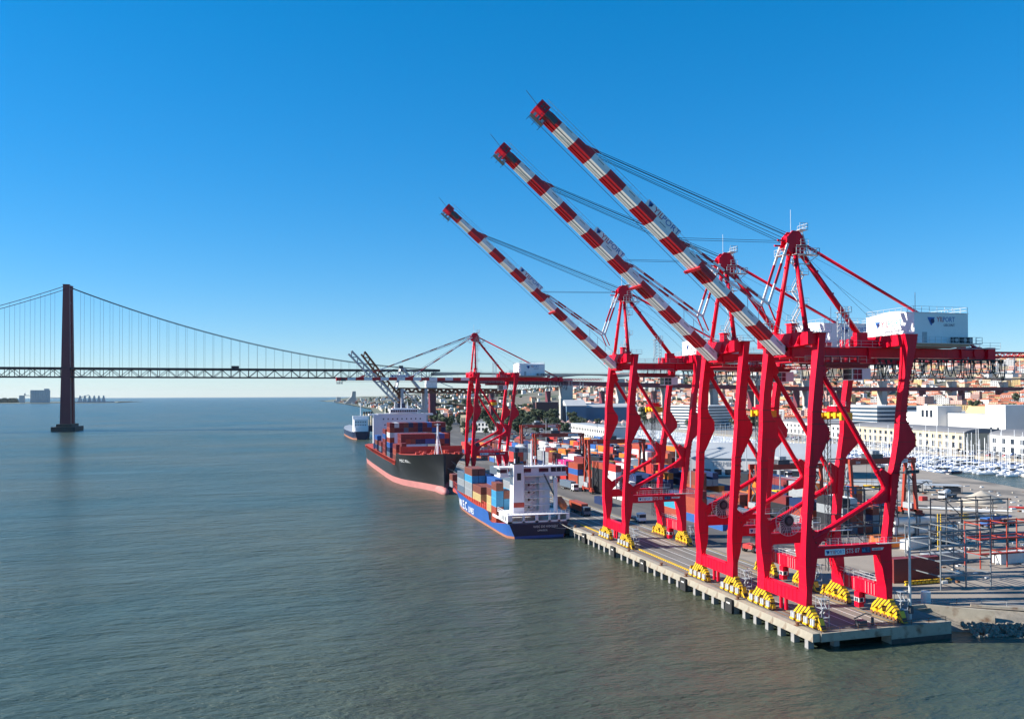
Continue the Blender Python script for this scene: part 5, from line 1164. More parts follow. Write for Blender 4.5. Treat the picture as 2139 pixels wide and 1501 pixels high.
# ------------------------------------------------------------------ suspension bridge
BX, BY, BS = -261.4, 1190.8, 0.045
def bp(x, off=0.0): return BY+BS*(x-BX)+off
br = thing('suspension_bridge', 'long dark red suspension bridge with one tall tower crossing the river', 'bridge', (0, 0, 0))
for off in (-9, 9):
    b = MB(); rings = []
    for z, w, d in ((9, 6.2, 4.2), (75, 5.2, 3.8), (150, 4.2, 3.4), (186, 3.6, 3.2), (189, 3.9, 3.4)):
        o_ = off*(1-0.12*z/190); rings.append([(BX-w, bp(BX, o_)-d, z), (BX+w, bp(BX, o_)-d, z), (BX+w, bp(BX, o_)+d, z), (BX-w, bp(BX, o_)+d, z)])
    b.loft(rings); b.build('tower_leg', 'bridge_red', br)
b = MB()
for z0, z1 in ((12, 38), (38, 66), (84, 112), (112, 140), (140, 166), (166, 184)):
    for s in (-1, 1): b.beam((BX, bp(BX, -8.5*s*(1-0.12*z0/190)), z0), (BX, bp(BX, 8.5*s*(1-0.12*z1/190)), z1), 3.0, 2.2)
    b.beam((BX, bp(BX, -8.5), z1), (BX, bp(BX, 8.5), z1), 6.4, 2.5)
b.build('tower_bracing', 'bridge_red', br)
b = MB(); b.box(BX-14, BX+14, bp(BX, -24), bp(BX, 24), -2, 5.5); b.box(BX-9, BX+9, bp(BX, -19), bp(BX, 19), 5.5, 9); b.build('tower_pier', 'concrete_wet_shade', br)
XL, XR = -900, 232
def deck(b, x0, x1, o0, o1, z0, z1, n=12):
    for k in range(n):
        a, c = lerp(x0, x1, k/n), lerp(x0, x1, (k+1)/n)
        b.hexa([(a, bp(a, o0), z0), (c, bp(c, o0), z0), (c, bp(c, o1), z0), (a, bp(a, o1), z0), (a, bp(a, o0), z1), (c, bp(c, o0), z1), (c, bp(c, o1), z1), (a, bp(a, o1), z1)])
b = MB(); deck(b, XL, XR, -12, 12, 79.2, 81.2, 1); deck(b, XL, XR, -12.4, -11.8, 81.2, 82.0, 1); b.build('road_deck', 'bridge_dark', br)
b = MB(); deck(b, XL, XR, -11.4, -10.5, 68.6, 69.8, 1); deck(b, XL, XR, 10.5, 11.4, 68.6, 69.8, 1); deck(b, XL, XR, -6, 6, 69.4, 70.4, 1); b.build('lower_chord', 'bridge_dark', br)
b = MB(); x = XL; k = 0
while x < XR-11:
    for o_ in (-11, 11):
        b.beam((x, bp(x, o_), 69.5), (x, bp(x, o_), 79.5), 0.7, 0.7); xa, xb = (x, x+11.5) if k % 2 else (x+11.5, x); b.beam((xa, bp(xa, o_), 69.5), (xb, bp(xb, o_), 79.5), 0.65, 0.65)
    x += 11.5; k += 1
tag(b.build('stiffening_truss', 'bridge_dark', br), kind='stuff')
def cable_z(x):
    if x >= BX:
        t = (x-BX)/(XR-BX); return lerp(187, 82, t)-4*22*t*(1-t)
    u = (x-(BX-506))/506.0; return 84+103*u*u
for off in (-10.6, 10.6):
    b = MB(); pts = [(x, bp(x, off), cable_z(x)) for x in [lerp(XL, BX, i/34) for i in range(35)]+[lerp(BX, XR, i/26) for i in range(1, 27)]]; b.path(pts, 0.42, 6); b.build('main_cable', 'bridge_dark', br)
b = MB(); x = XL+11.5
while x < XR-20:
    for o_ in (-10.6, 10.6):
        if abs(x-BX) > 8: b.beam((x, bp(x, o_), 81), (x, bp(x, o_), cable_z(x)), 0.2, 0.2)
    x += 11.5
tag(b.build('hangers', 'bridge_dark', br), kind='stuff')
b = MB(); b.box(-60, -50, bp(-55, -6), bp(-55, -2), 82, 85.5); b.build('sign_gantry', 'bridge_dark', br)
# approach viaduct and railway deck
va = thing('approach_viaduct', 'pale concrete road viaduct on tall piers crossing the city', 'viaduct', (0, 0, 0))
b = MB()
xsv = [222, 436, 530, 611, 701, 790, 888, 1050, 1211, 1337, 1500, 1700]
for a, c in zip(xsv[:-1], xsv[1:]):
    n = 6
    for k in range(n):
        x0_, x1_ = lerp(a, c, k/n), lerp(a, c, (k+1)/n)
        def arch(x): u = abs(2*(x-a)/(c-a)-1); return 2.0+2.8*u**2.2
        zr = lambda x: 78.0-4.2*(x-222)/1000
        b.hexa([(x0_, bp(x0_, -9), zr(x0_)-arch(x0_)), (x1_, bp(x1_, -9), zr(x1_)-arch(x1_)), (x1_, bp(x1_, 9), zr(x1_)-arch(x1_)), (x0_, bp(x0_, 9), zr(x0_)-arch(x0_)), (x0_, bp(x0_, -11), zr(x0_)), (x1_, bp(x1_, -11), zr(x1_)), (x1_, bp(x1_, 11), zr(x1_)), (x0_, bp(x0_, 11), zr(x0_))])
b.build('deck', 'pier_conc', va)
for x in xsv[:-1]: w_ = 4.5 if x == 222 else 9 if x < 500 else 5; MB().box(x-w_, x+w_, bp(x, -7), bp(x, 7), hz(x, bp(x))-5, 76-4.2*(x-222)/1000-5).build('pier', 'bridge_red' if x == 222 else 'pier_conc', va)
b = MB(); b.rail([(xv, bp(xv, -11), 78.0-4.2*(xv-222)/1000) for xv in range(222, 1700, 120)], 1.6, 0.12, 30); b.build('parapet', 'galv', va)
rd = thing('railway_viaduct', 'dark red railway deck running below the concrete viaduct', 'viaduct', (0, 0, 0))
b = MB(); 
for k in range(16):
    x0_, x1_ = 222+k*92, 222+(k+1)*92; f_ = lambda x: 70-14.0*min(1, (x-222)/700.0)
    b.hexa([(x0_, bp(x0_, -8), f_(x0_)-7), (x1_, bp(x1_, -8), f_(x1_)-7), (x1_, bp(x1_, 8), f_(x1_)-7), (x0_, bp(x0_, 8), f_(x0_)-7), (x0_, bp(x0_, -8), f_(x0_)), (x1_, bp(x1_, -8), f_(x1_)), (x1_, bp(x1_, 8), f_(x1_)), (x0_, bp(x0_, 8), f_(x0_))])
b.build('deck', 'bridge_red', rd)
for k in range(1, 16): x = 222+k*92; MB().box(x-2.5, x+2.5, bp(x, -6), bp(x, 6), hz(x, bp(x))-5, 50).build('pier', 'bridge_red', rd)
# ------------------------------------------------------------------ larger buildings
def win_grid(parent, n, x0, dx, ww, rows, y, flip=None):
    """windows on the face y=const (or x=const when flip) of a building, local coordinates; each its own part sharing a mesh"""
    for z0, z1 in rows:
        me = cached(('win', ww, round(z1-z0, 2), flip), lambda: (MB().box(0, ww, -0.06, 0.05, 0, z1-z0) if not flip else MB().box(-0.06, 0.05, 0, ww, 0, z1-z0)).mesh('window', ['glass_dark']))
        for k in range(n): put('window', me, parent, (x0+k*dx, y, z0) if not flip else (y, x0+k*dx, z0))
def hall(name, label, loc, rz, L, W, H, wm, rm, roof='flat', nwin=0, rows=(), ww=2.2, ends=0, cat='building', group=None):
    t = thing(name, label, cat, loc, group, R(rz)); MB().box(0, L, 0, W, 0, H).build('wall', wm, t)
    if roof == 'flat': MB().box(-0.3, L+0.3, -0.3, W+0.3, H, H+0.6).build('roof', rm, t)
    elif roof == 'gable': MB().prism([(-0.6, H), (W/2, H+W*0.22), (W+0.6, H)], 'x', -0.6, L+0.6).build('roof', rm, t)
    else: MB().prism([(W/2+(W/2+0.4)*math.cos(math.pi*i/12), H+W*0.10*math.sin(math.pi*i/12)) for i in range(13)], 'x', -0.4, L+0.4).build('roof', rm, t)
    if nwin: win_grid(t, nwin, L/nwin*0.5-ww/2, L/nwin, ww, rows, 0)
    if ends: win_grid(t, ends, W/ends*0.5-ww/2, W/ends, ww, rows, 0, True)
    return t
# local x runs towards the camera end (rz=-90 makes the long face look to the water)
hall('dock_warehouse', 'cream dock warehouse with two rows of windows and a curved grey roof', (501, 634, 2.9), -90-8, 148, 34, 12.2, 'bldg_cream', 'roof_grey', 'vault', 19, ((1.0, 5.2), (7.4, 10.2)), 3.4, 4)
hall('dock_warehouse', 'white dock warehouse at the left of the cream one with grey roof', (519, 770, 2.9), -90-8, 126, 34, 12.2, 'bldg_white', 'roof_grey', 'vault', 15, ((1.0, 5.0), (7.4, 10.2)), 3.2, 4)
hall('dock_warehouse', 'white dock warehouse at the right of the cream one with skylit roof', (477, 462, 2.9), -90-8, 130, 36, 12.6, 'bldg_white', 'roof_grey', 'vault', 15, ((1.2, 4.8), (7.0, 10.4)), 3.6, 4)
hall('office_block', 'long white office block with rows of windows beside the dock', (243, 668, 2.9), -95, 104, 15, 16.5, 'bldg_white', 'roof_pale', 'flat', 22, ((3.0, 4.8), (7.6, 9.6), (12.2, 14.4)), 2.6, 3)
t = hall('terminal_hall', 'white terminal hall with grey blue gable roof behind crane STS 06', (203, 380, 2.9), -32, 74, 32, 9.0, 'bldg_white', 'roof_pale', 'gable', 14, ((0.6, 3.4),), 3.6, 0)
text('TERMINAL', 3.2, 'grey_steel', t, (10, -0.08, 5.0), (1, 0, 0), (0, 0, 1)); 
hall('museum', 'large plain white museum block behind the cream warehouse', (640, 735, 2.9), -90-10, 150, 60, 22, 'bldg_white', 'roof_pale', 'flat', 0)
t = thing('museum_tower', 'white central tower with three tall windows on the museum', 'building', (627, 690, 2.9), None, R(-100)); MB().box(0, 34, -5, 20, 0, 29).build('wall', 'bldg_white', t); win_grid(t, 3, 8, 7, 4, ((18, 25),), -5.05)
t = thing('museum_tower', 'blank white square tower at the right end of the museum', 'building', (615, 600, 2.9), None, R(-100)); MB().box(0, 26, 0, 26, 0, 31).build('wall', 'bldg_white', t); win_grid(t, 2, 6, 9, 3, ((8, 11),), 0)
tag(MB().prism([(0, 22.4), (5, 29), (45, 29), (50, 22.4)], 'y', 0, 20).build('roof_hall', 'bldg_ochre', None, (642, 650, 2.9)), 'ochre roof pavilion on top of the white museum', 'building').rotation_euler = (0, 0, R(-100))
def fins(label, loc, rz, L, W, H, n, m='bldg_white'):
    t = thing('striped_office', label, 'building', loc, None, R(rz)); MB().box(0, L, 0, W, 0, H).build('glass_wall', 'glass_blue', t)
    me = MB().box(-1, L+1.5, -1.2, W+1, 0, H/n*0.42).mesh('floor_band', [m])
    for k in range(n+1): put('floor_band', me, t, (0, 0, k*H/n))
fins('modern office of dark glass with white floor bands behind the white warehouse', (640, 850, 2.9), -95, 90, 50, 26, 6)
fins('modern dark glass office with white bands right of the museum', (640, 540, 2.9), -95, 70, 40, 34, 7)
fins('white ribbed cruise building with horizontal louvres beyond the basin', (455, 905, 2.9), -70, 60, 40, 27, 8)
hall('blue_hall', 'blue grey exhibition hall with curved roof below the viaduct', (438, 1180, 2.9), -8, 95, 60, 22, 'bldg_blue', 'bldg_grey', 'vault'); hall('blue_hall', 'smaller blue grey hall beside the tall viaduct pier', (415, 1160, 2.9), -8, 30, 40, 25, 'bldg_blue', 'bldg_grey', 'gable')
hall('brick_block', 'dark brick building left of the tall viaduct pier', (372, 1175, 2.9), -8, 34, 30, 30, 'bldg_brick', 'roof_grey'); hall('station_building', 'old white station building with small tower behind the level boom crane', (205, 905, 2.9), -40, 40, 14, 11, 'bldg_white', 'roof_pale', 'flat', 9, ((2, 5), (7, 10)), 2.4)
t = thing('station_tower', 'cream square tower of the old station building', 'building', (200, 908, 2.9), None, R(-40)); MB().box(0, 9, -3, 6, 0, 19).build('wall', 'bldg_cream', t); win_grid(t, 3, 1.0, 2.6, 1.4, ((5, 16),), -3.05)
# white tents beside the viaduct
tm = MB().box(-4, 4, -4, 4, 0, 3).face([(-4.4, -4.4, 3), (4.4, -4.4, 3), (0, 0, 7.2)], 1).face([(4.4, -4.4, 3), (4.4, 4.4, 3), (0, 0, 7.2)], 1).face([(4.4, 4.4, 3), (-4.4, 4.4, 3), (0, 0, 7.2)], 1).face([(-4.4, 4.4, 3), (-4.4, -4.4, 3), (0, 0, 7.2)], 1).mesh('market_tent', ['bldg_white', 'bldg_pink'])
for k in range(13): tag(put('market_tent', tm, None, (345+k*8.9, 1065-k*2.5, 2.9)), 'peaked pale market tent in the row before the blue halls', 'tent', 'peaked tents in a row')
# ------------------------------------------------------------------ marina
def boat_mesh(L, mast, hullm):
    b = MB(); w = L*0.15
    b.loft([[(-w*q, y, 0.1), (w*q, y, 0.1), (w*q*1.08, y, 1.15), (-w*q*1.08, y, 1.15)] for y, q in ((-L/2, 0.75), (-L/5, 1.0), (L/5, 0.85), (L/2.3, 0.3), (L/2, 0.05))])
    b.loft([[(-w*0.6, -L*0.25, 1.15), (w*0.6, -L*0.25, 1.15), (w*0.5, -L*0.22, 1.8), (-w*0.5, -L*0.22, 1.8)], [(-w*0.5, L*0.2, 1.15), (w*0.5, L*0.2, 1.15), (w*0.3, L*0.12, 1.6), (-w*0.3, L*0.12, 1.6)]], 1); b.box(-w*0.45, w*0.45, -L*0.2, L*0.1, 1.35, 1.6, 2)
    if mast:
        b.tube((0, L*0.08, 1.2), (0, L*0.08, 1.2+L*1.4), 0.12, 6, 3); b.tube((0, L*0.08, 2.5), (0, -L*0.38, 2.6), 0.16, 6, 4); b.beam((-w*0.7, L*0.08, 1.2+L*0.8), (w*0.7, L*0.08, 1.2+L*0.8), 0.06, 0.06, 3)
    else: b.box(-w*0.6, w*0.6, -L*0.3, L*0.05, 1.8, 2.9, 2); b.box(-w*0.75, w*0.75, -L*0.35, L*0.1, 2.9, 3.05, 1)
    return b.mesh('yacht', [hullm, 'white', 'glass_dark', 'white', 'sign_blue'])
boats = [boat_mesh(11, True, 'white'), boat_mesh(13.5, True, 'white'), boat_mesh(9, True, 'white'), boat_mesh(12, True, 'hull_navy'), boat_mesh(12, False, 'white'), boat_mesh(8, False, 'white')]
BL = ['white sailing yacht with bare mast in the dock basin', 'large white sailing yacht with tall bare mast in the dock basin', 'small white sailing boat with short mast in the dock basin', 'dark blue hulled sailing yacht in the dock basin', 'white motor cruiser with cabin in the dock basin', 'small white motor boat in the dock basin']
rb_ = random.Random(14); pon = MB(); nb_ = 0; far_b = MB()
for xp, ys_ in ((353, 372.0), (379, 348.0), (403, 342.0), (427, 338.0)):
    pon.box(xp-0.9, xp+0.9, ys_-4, 924, 0.05, 0.55)
    y = ys_
    while y < 920:
        for s in (-1, 1):
            if rb_.random() < 0.07: continue
            i = rb_.choices(range(6), (5, 4, 4, 1.2, 2, 2))[0]; x_ = xp+s*(7.3 if i == 1 else 6.2); rz_ = R(-90 if s > 0 else 90)+rb_.uniform(-0.05, 0.05)
            if nb_ < 300 and y < 505:
                nb_ += 1; o_ = put('yacht', boats[i], None, (x_, y, 0), rz_, (rb_.uniform(0.9, 1.1),)*2+(rb_.uniform(0.85, 1.2),)); tag(o_, BL[i]+{353: ' nearest the yard', 379: ' on second pontoon', 403: ' on third pontoon', 427: ' by the warehouse quay'}[xp], 'boat', 'boats in the dock basin')
            else:
                far_b.loft([[(x_-s*4.8, y-1.4, 0.1), (x_-s*4.8, y+1.4, 0.1), (x_-s*4.8, y+1.5, 1.2), (x_-s*4.8, y-1.5, 1.2)], [(x_+s*2, y-1.5, 0.1), (x_+s*2, y+1.5, 0.1), (x_+s*2, y+1.6, 1.2), (x_+s*2, y-1.6, 1.2)], [(x_+s*5, y-0.1, 0.3), (x_+s*5, y+0.1, 0.3), (x_+s*5.4, y+0.1, 1.3), (x_+s*5.4, y-0.1, 1.3)]]); far_b.box(x_-2, x_+2, y-0.8, y+0.8, 1.2, 1.7); far_b.tube((x_, y, 1.2), (x_, y, rb_.uniform(11, 16)), 0.08, 5, 1)
        y += rb_.uniform(4.1, 4.9)
tag(far_b.build('distant_boats', ['white', 'grey_steel']), 'crowded distant yachts at the far end of the dock basin', 'boats', kind='stuff')
struct(pon.build('pontoons', 'pier_conc'))
tall = MB(); tall.loft([[(-3*q, y, 0), (3*q, y, 0), (3.4*q, y, 3), (-3.4*q, y, 3)] for y, q in ((-20, 0.6), (-8, 1), (10, 0.9), (20, 0.1))]); tall.tube((0, -6, 3), (0, -6, 34), 0.32, 8, 1, 0.2); tall.tube((0, 9, 3), (0, 9, 32), 0.32, 8, 1, 0.2)
for z in (18, 25): tall.beam((-4, 9, z), (4, 9, z), 0.2, 0.2, 1)
tag(tall.build('sailing_ship', ['hull_navy', 'rust'], None, (330, 268, 0)), 'old sailing ship with two tall brown masts at the dock wall', 'ship').rotation_euler = (0, 0, R(15))
# cars
def car_mesh(m):
    b = MB(); b.loft([[(-0.9, y, 0.3), (0.9, y, 0.3), (0.9, y, h), (-0.9, y, h)] for y, h in ((-2.15, 0.75), (-1.9, 0.95), (1.3, 0.95), (2.15, 0.7))]); b.loft([[(-0.8, -1.7, 0.95), (0.8, -1.7, 0.95), (0.65, -1.2, 1.5), (-0.65, -1.2, 1.5)], [(-0.8, 1.1, 0.95), (0.8, 1.1, 0.95), (0.65, 0.4, 1.5), (-0.65, 0.4, 1.5)]], 1)
    b.box(-0.62, 0.62, -1.15, 0.35, 1.5, 1.54)
    for x in (-0.92, 0.72):
        for y in (-1.35, 1.35): b.cyl((x, y, 0.32), 0.32, 0.2, 10, 2, 'x')
    return b.mesh('parked_car', [m, 'glass_dark', 'rubber'])
CN = ('white', 'silver grey', 'black', 'blue', 'red'); cars = [car_mesh(m) for m in ('white', 'galv', 'black', 'c_blue', 'c_red')]
for k in range(230):
    if k < 120: x, y, rz, wh_ = 450+rb_.choice((0, 7, 14, 20))+rb_.uniform(-1, 1), 390+rb_.random()*330, R(rb_.choice((90, 270)))+rb_.uniform(-.15, .15), 'on the dockside before the warehouses'
    elif k < 180: x, y, rz, wh_ = 215+rb_.random()*80, 790+rb_.choice((0, 8, 18, 26, 40, 48)), R(rb_.choice((0, 180))), 'in the car park beyond the dock basin'
    else: x, y, rz, wh_ = 330+rb_.random()*110, 945+rb_.choice((0, 8, 18, 30, 60)), R(rb_.choice((0, 180))), 'in the far car park near the tents'
    i = rb_.choices(range(5), (3, 4, 4, 2, 1))[0]; tag(put('parked_car', cars[i], None, (x, y, 2.95), rz), '%s car parked %s' % (CN[i], wh_), 'car', 'parked cars')
# ------------------------------------------------------------------ trees
def tree_meshes(seed, r, h):
    q = random.Random(seed); tk_ = MB(); tk_.tube((0, 0, 0), (q.uniform(-.4, .4), 0, h*0.55), r*0.09, 7, 0, r*0.05)
    for k in range(5): a = q.uniform(0, 6.28); tk_.tube((0, 0, h*(0.3+0.05*k)), (r*0.6*math.cos(a), r*0.6*math.sin(a), h*(0.55+0.07*k)), r*0.04, 5, 0, r*0.015)
    cr = MB(); cl = [(q.uniform(-.55, .55)*r, q.uniform(-.55, .55)*r, h*q.uniform(.45, .88), r*q.uniform(.3, .55)) for _ in range(11)]
    for k in range(620):
        c = q.choice(cl); v = Vector((q.gauss(0, 1), q.gauss(0, 1), q.gauss(0, 1))).normalized()*c[3]*q.uniform(0.6, 1.05); p = Vector(c[:3])+Vector((v.x, v.y, v.z*0.75)); s = r*q.uniform(0.07, 0.15)
        n = (v.normalized()+Vector((q.uniform(-.6, .6), q.uniform(-.6, .6), q.uniform(-.3, .7)))).normalized(); x = n.orthogonal().normalized()*s; y = n.cross(x)*q.uniform(.6, 1)
        cr.face([p-x-y*.5, p+x*.4-y, p+x+y*.4, p-x*.3+y], 0 if q.random() < .6 else 1)
    return tk_.mesh('trunk', ['bark']), cr.mesh('crown', ['foliage', 'foliage_b'])
TV = [tree_meshes(s, r, h) for s, r, h in ((1, 4.5, 10), (2, 5.5, 12), (3, 4, 12.5), (4, 6.5, 10.5))]
TL = ['round crowned dark tree', 'broad dark green tree', 'tall narrow dark tree', 'wide spreading dark tree']
def tree(x, y, s, where, group):
    i = rb_.randrange(4); t = thing('tree', '%s %s' % (TL[i], where), 'tree', (x, y, hz(x, y) if x > 560 else 2.9), group, rb_.uniform(0, 6.28)); t.scale = (s, s, s); put('trunk', TV[i][0], t); put('crown', TV[i][1], t)
for k in range(36): tree(330+rb_.uniform(-60, 40)+k*1.2, 1090+rb_.uniform(-20, 90), rb_.uniform(1.0, 1.9), 'below the bridge approach', 'trees below the bridge approach')
for k in range(24): tree(lerp(440, 545, rb_.random()), 820+rb_.uniform(0, 160), rb_.uniform(0.8, 1.4), 'beyond the dock basin', 'trees beyond the dock basin')
for k in range(70): tree(rb_.uniform(125, 300), rb_.uniform(740, 1150), rb_.uniform(0.7, 1.5), 'along the dock road behind the terminal', 'trees along the dock road')
for k in range(34): tree(rb_.uniform(250, 450), 960+rb_.uniform(0, 90), rb_.uniform(0.7, 1.3), 'around the far car park', 'trees around the far car park')
# ------------------------------------------------------------------ houses on the hill
def house_mesh_(L, W, H, nx, nz, seed):
    w = MB(); w.box(0, L, 0, W, -8, H)
    for k in range(nz):
        z = 1.0+k*(H-0.6)/nz
        for i in range(nx): x = L*(i+0.5)/nx; w.box(x-0.6, x+0.6, -0.08, 0, z, z+1.7, 1); 
        for i in range(max(2, nx*2//3)): y = W*(i+0.5)/max(2, nx*2//3); w.box(-0.08, 0, y-0.6, y+0.6, z, z+1.7, 1)
    r = MB(); e = 0.5; zz = H+W*0.24; i_ = W*0.42
    r.face([(-e, -e, H), (L+e, -e, H), (L-i_, W/2, zz), (i_, W/2, zz)]).face([(L+e, -e, H), (L+e, W+e, H), (L-i_, W/2, zz)]).face([(L+e, W+e, H), (-e, W+e, H), (i_, W/2, zz), (L-i_, W/2, zz)]).face([(-e, W+e, H), (-e, -e, H), (i_, W/2, zz)]); r.face([(-e, -e, H), (L+e, -e, H), (L+e, W+e, H), (-e, W+e, H)])
    r.box(L*0.3, L*0.3+1.0, W*0.3, W*0.3+1.0, H, zz+1.0, 1)
    return w.mesh('wall', ['bldg_white', 'glass_dark']), r.mesh('roof', ['roof_red', 'bldg_white'])
def flat_mesh(L, W, H, nx, nz):
    w, _ = house_mesh_(L, W, H, nx, nz, 0); r = MB(); r.box(-0.3, L+0.3, -0.3, W+0.3, H, H+0.7); r.box(L*0.4, L*0.6, W*0.3, W*0.6, H+0.7, H+3.2, 1); return w, r.mesh('roof', ['roof_pale', 'bldg_white'])
HV = [(house_mesh_(16, 11, 7, 5, 2, 1), 'two storey'), (house_mesh_(22, 13, 10, 7, 3, 2), 'three storey'), (house_mesh_(13, 11, 9, 4, 3, 3), 'small three storey'), (house_mesh_(30, 13, 9, 9, 3, 4), 'long three storey'), (house_mesh_(14, 12, 13, 4, 4, 5), 'four storey'), (flat_mesh(20, 14, 17, 6, 5), 'flat roofed five storey'), (flat_mesh(26, 15, 24, 8, 7), 'flat roofed tall')]
HC = [('bldg_white', 'white'), ('bldg_white', 'white'), ('bldg_white', 'white'), ('bldg_cream', 'cream'), ('bldg_cream', 'cream'), ('bldg_pink', 'pink'), ('bldg_ochre', 'ochre')]
def house(x, y, vi, ci, rz, group, where):
    (wm, rm), nm = HV[vi]; t = thing('house', '%s %s house with %s roof %s' % (HC[ci][1], nm, 'pale flat' if vi > 4 else 'red tiled hip', where), 'house', (x, y, hz(x, y) if x > 560 else 2.9), group, rz)
    o = put('wall', wm, t); o.material_slots[0].link = 'OBJECT'; o.material_slots[0].material = M[HC[ci][0]]; put('roof', rm, t)
rc = random.Random(33); placed = []; n = 0; tries = 0
while n < 262 and tries < 9000:
    tries += 1; az = R(rc.uniform(21.0, 50.5)); d = 820*(2350/820.0)**rc.random(); x, y = d*math.sin(az), d*math.cos(az)
    if x < 600 or (x < 760 and y < 900) or abs(y-bp(x)) < 22: continue
    if any((x-a)**2+(y-b_)**2 < (0.016*d+9)**2 for a, b_ in placed): continue
    placed.append((x, y)); high = hz(x, y) > 75
    vi = rc.choices(range(7), (4, 4, 4, 3, 3, 1.3, 2.6 if high else 0.4))[0]; house(x, y, vi, rc.randrange(7), rc.choice((-0.5, -0.9, -1.3, -1.57, 0.1))+rc.uniform(-0.15, 0.15), 'houses on the hillside', 'on the hillside'); n += 1
for k in range(150):
    az = R(rc.uniform(19.0, 50.5)); d = 850*(2300/850.0)**rc.random(); x, y = d*math.sin(az), d*math.cos(az)
    if x > 590 and not (x < 760 and y < 900): tree(x, y, rc.uniform(0.9, 1.9), 'between the hillside houses', 'trees between the hillside houses')
for k in range(34):
    x, y = rc.uniform(330, 620), rc.uniform(1290, 1900); house(x, y, rc.choice((0, 1, 2, 3, 4)), rc.randrange(7), rc.uniform(-1.6, 0), 'houses along the river road', 'by the river road')
dc = MB(); q = random.Random(12); nd = 0
while nd < 1500:
    az = R(q.uniform(20.0, 52)); d = 860*(3000/860.0)**q.random(); x, y = d*math.sin(az), d*math.cos(az)
    if x < 620 or (x < 780 and y < 950) or abs(y-bp(x)) < 16: continue
    if any((x-a)**2+(y-b_)**2 < 15**2 for a, b_ in placed): continue
    placed.append((x, y)); nd += 1; z = hz(x, y); L_, W_, H_ = q.uniform(11, 22), q.uniform(9, 13), q.choice((6, 8, 9, 11, 14, 19)); c, s_ = math.cos(-0.9+q.uniform(-.7, .5)), math.sin(-0.9+q.uniform(-.7, .5)); n_ = math.hypot(c, s_); c /= n_; s_ /= n_
    def T(u, v, w_): return (x+u*c-v*s_, y+u*s_+v*c, z+w_)
    wmi = q.choices((0, 1, 2, 3), (5, 2.5, 1.5, 1))[0]
    dc.hexa([T(0, 0, -8), T(L_, 0, -8), T(L_, W_, -8), T(0, W_, -8), T(0, 0, H_), T(L_, 0, H_), T(L_, W_, H_), T(0, W_, H_)], wmi)
    for fl in range(int(H_/3)):
        for i in range(int(L_/3.2)): u = 0.9+i*3.2; dc.face([T(u, -0.06, 1+fl*3), T(u+1.2, -0.06, 1+fl*3), T(u+1.2, -0.06, 2.7+fl*3), T(u, -0.06, 2.7+fl*3)], 5)
        for i in range(int(W_/3.2)): u = 0.9+i*3.2; dc.face([T(-0.06, u+1.2, 1+fl*3), T(-0.06, u, 1+fl*3), T(-0.06, u, 2.7+fl*3), T(-0.06, u+1.2, 2.7+fl*3)], 5)
    if H_ < 15: dc.face([T(-.4, -.4, H_), T(L_+.4, -.4, H_), T(L_-W_*.3, W_/2, H_+W_*.25), T(W_*.3, W_/2, H_+W_*.25)], 4).face([T(L_+.4, W_+.4, H_), T(-.4, W_+.4, H_), T(W_*.3, W_/2, H_+W_*.25), T(L_-W_*.3, W_/2, H_+W_*.25)], 4).face([T(-.4, W_+.4, H_), T(-.4, -.4, H_), T(W_*.3, W_/2, H_+W_*.25)], 4).face([T(L_+.4, -.4, H_), T(L_+.4, W_+.4, H_), T(L_-W_*.3, W_/2, H_+W_*.25)], 4)
tag(dc.build('hillside_town', ['bldg_white', 'bldg_cream', 'bldg_pink', 'bldg_ochre', 'roof_red', 'glass_dark']), 'crowded smaller houses filling the hillside town', 'town', kind='stuff')
wd = MB(); q = random.Random(4)
for k in range(9000):
    x, y = (q.uniform(600, 2400), q.uniform(1300, 5000)) if k < 5200 else (q.uniform(330, 900), q.uniform(1350, 4200))
    if x < 200+0.05*y: continue
    if mnoise.noise(Vector((x*0.003, y*0.003, 7))) < 0.05: continue
    z = hz(x, y) if x > 560 else 2.2; s = q.uniform(3, 7)
    for j in range(3): a = q.uniform(0, 3.14); c, s_ = math.cos(a)*s, math.sin(a)*s; wd.face([(x-c, y-s_, z), (x+c, y+s_, z), (x+c*.7, y+s_*.7, z+s*q.uniform(1, 1.6)), (x-c*.6, y-s_*.6, z+s*q.uniform(1, 1.6))], j % 2)
tag(wd.build('woodland', ['foliage', 'foliage_b']), 'dark woodland patches over the far hillside', 'woodland', kind='stuff')
cm = MB(); q = random.Random(8)
for k in range(1500):
    y = 1400+5000*q.random()**1.3; xs0 = prof([(1400, 175), (1750, 225), (2650, 310), (3900, 355), (5270, 380), (6500, 450)], y, 1); x = xs0+q.random()**1.6*1300; s = q.uniform(6, 16); z = max(2.2, hz(x, y) if x > 560 else 2.2)
    cm.box(x, x+s, y, y+s*q.uniform(.6, 1.6), z-6, z+q.uniform(4, 14), q.choices(range(4), (4, 2, 2, 2))[0])
tag(cm.build('far_town', ['bldg_white', 'bldg_cream', 'roof_red', 'foliage']), 'distant town buildings along the river mouth', 'town', kind='stuff')
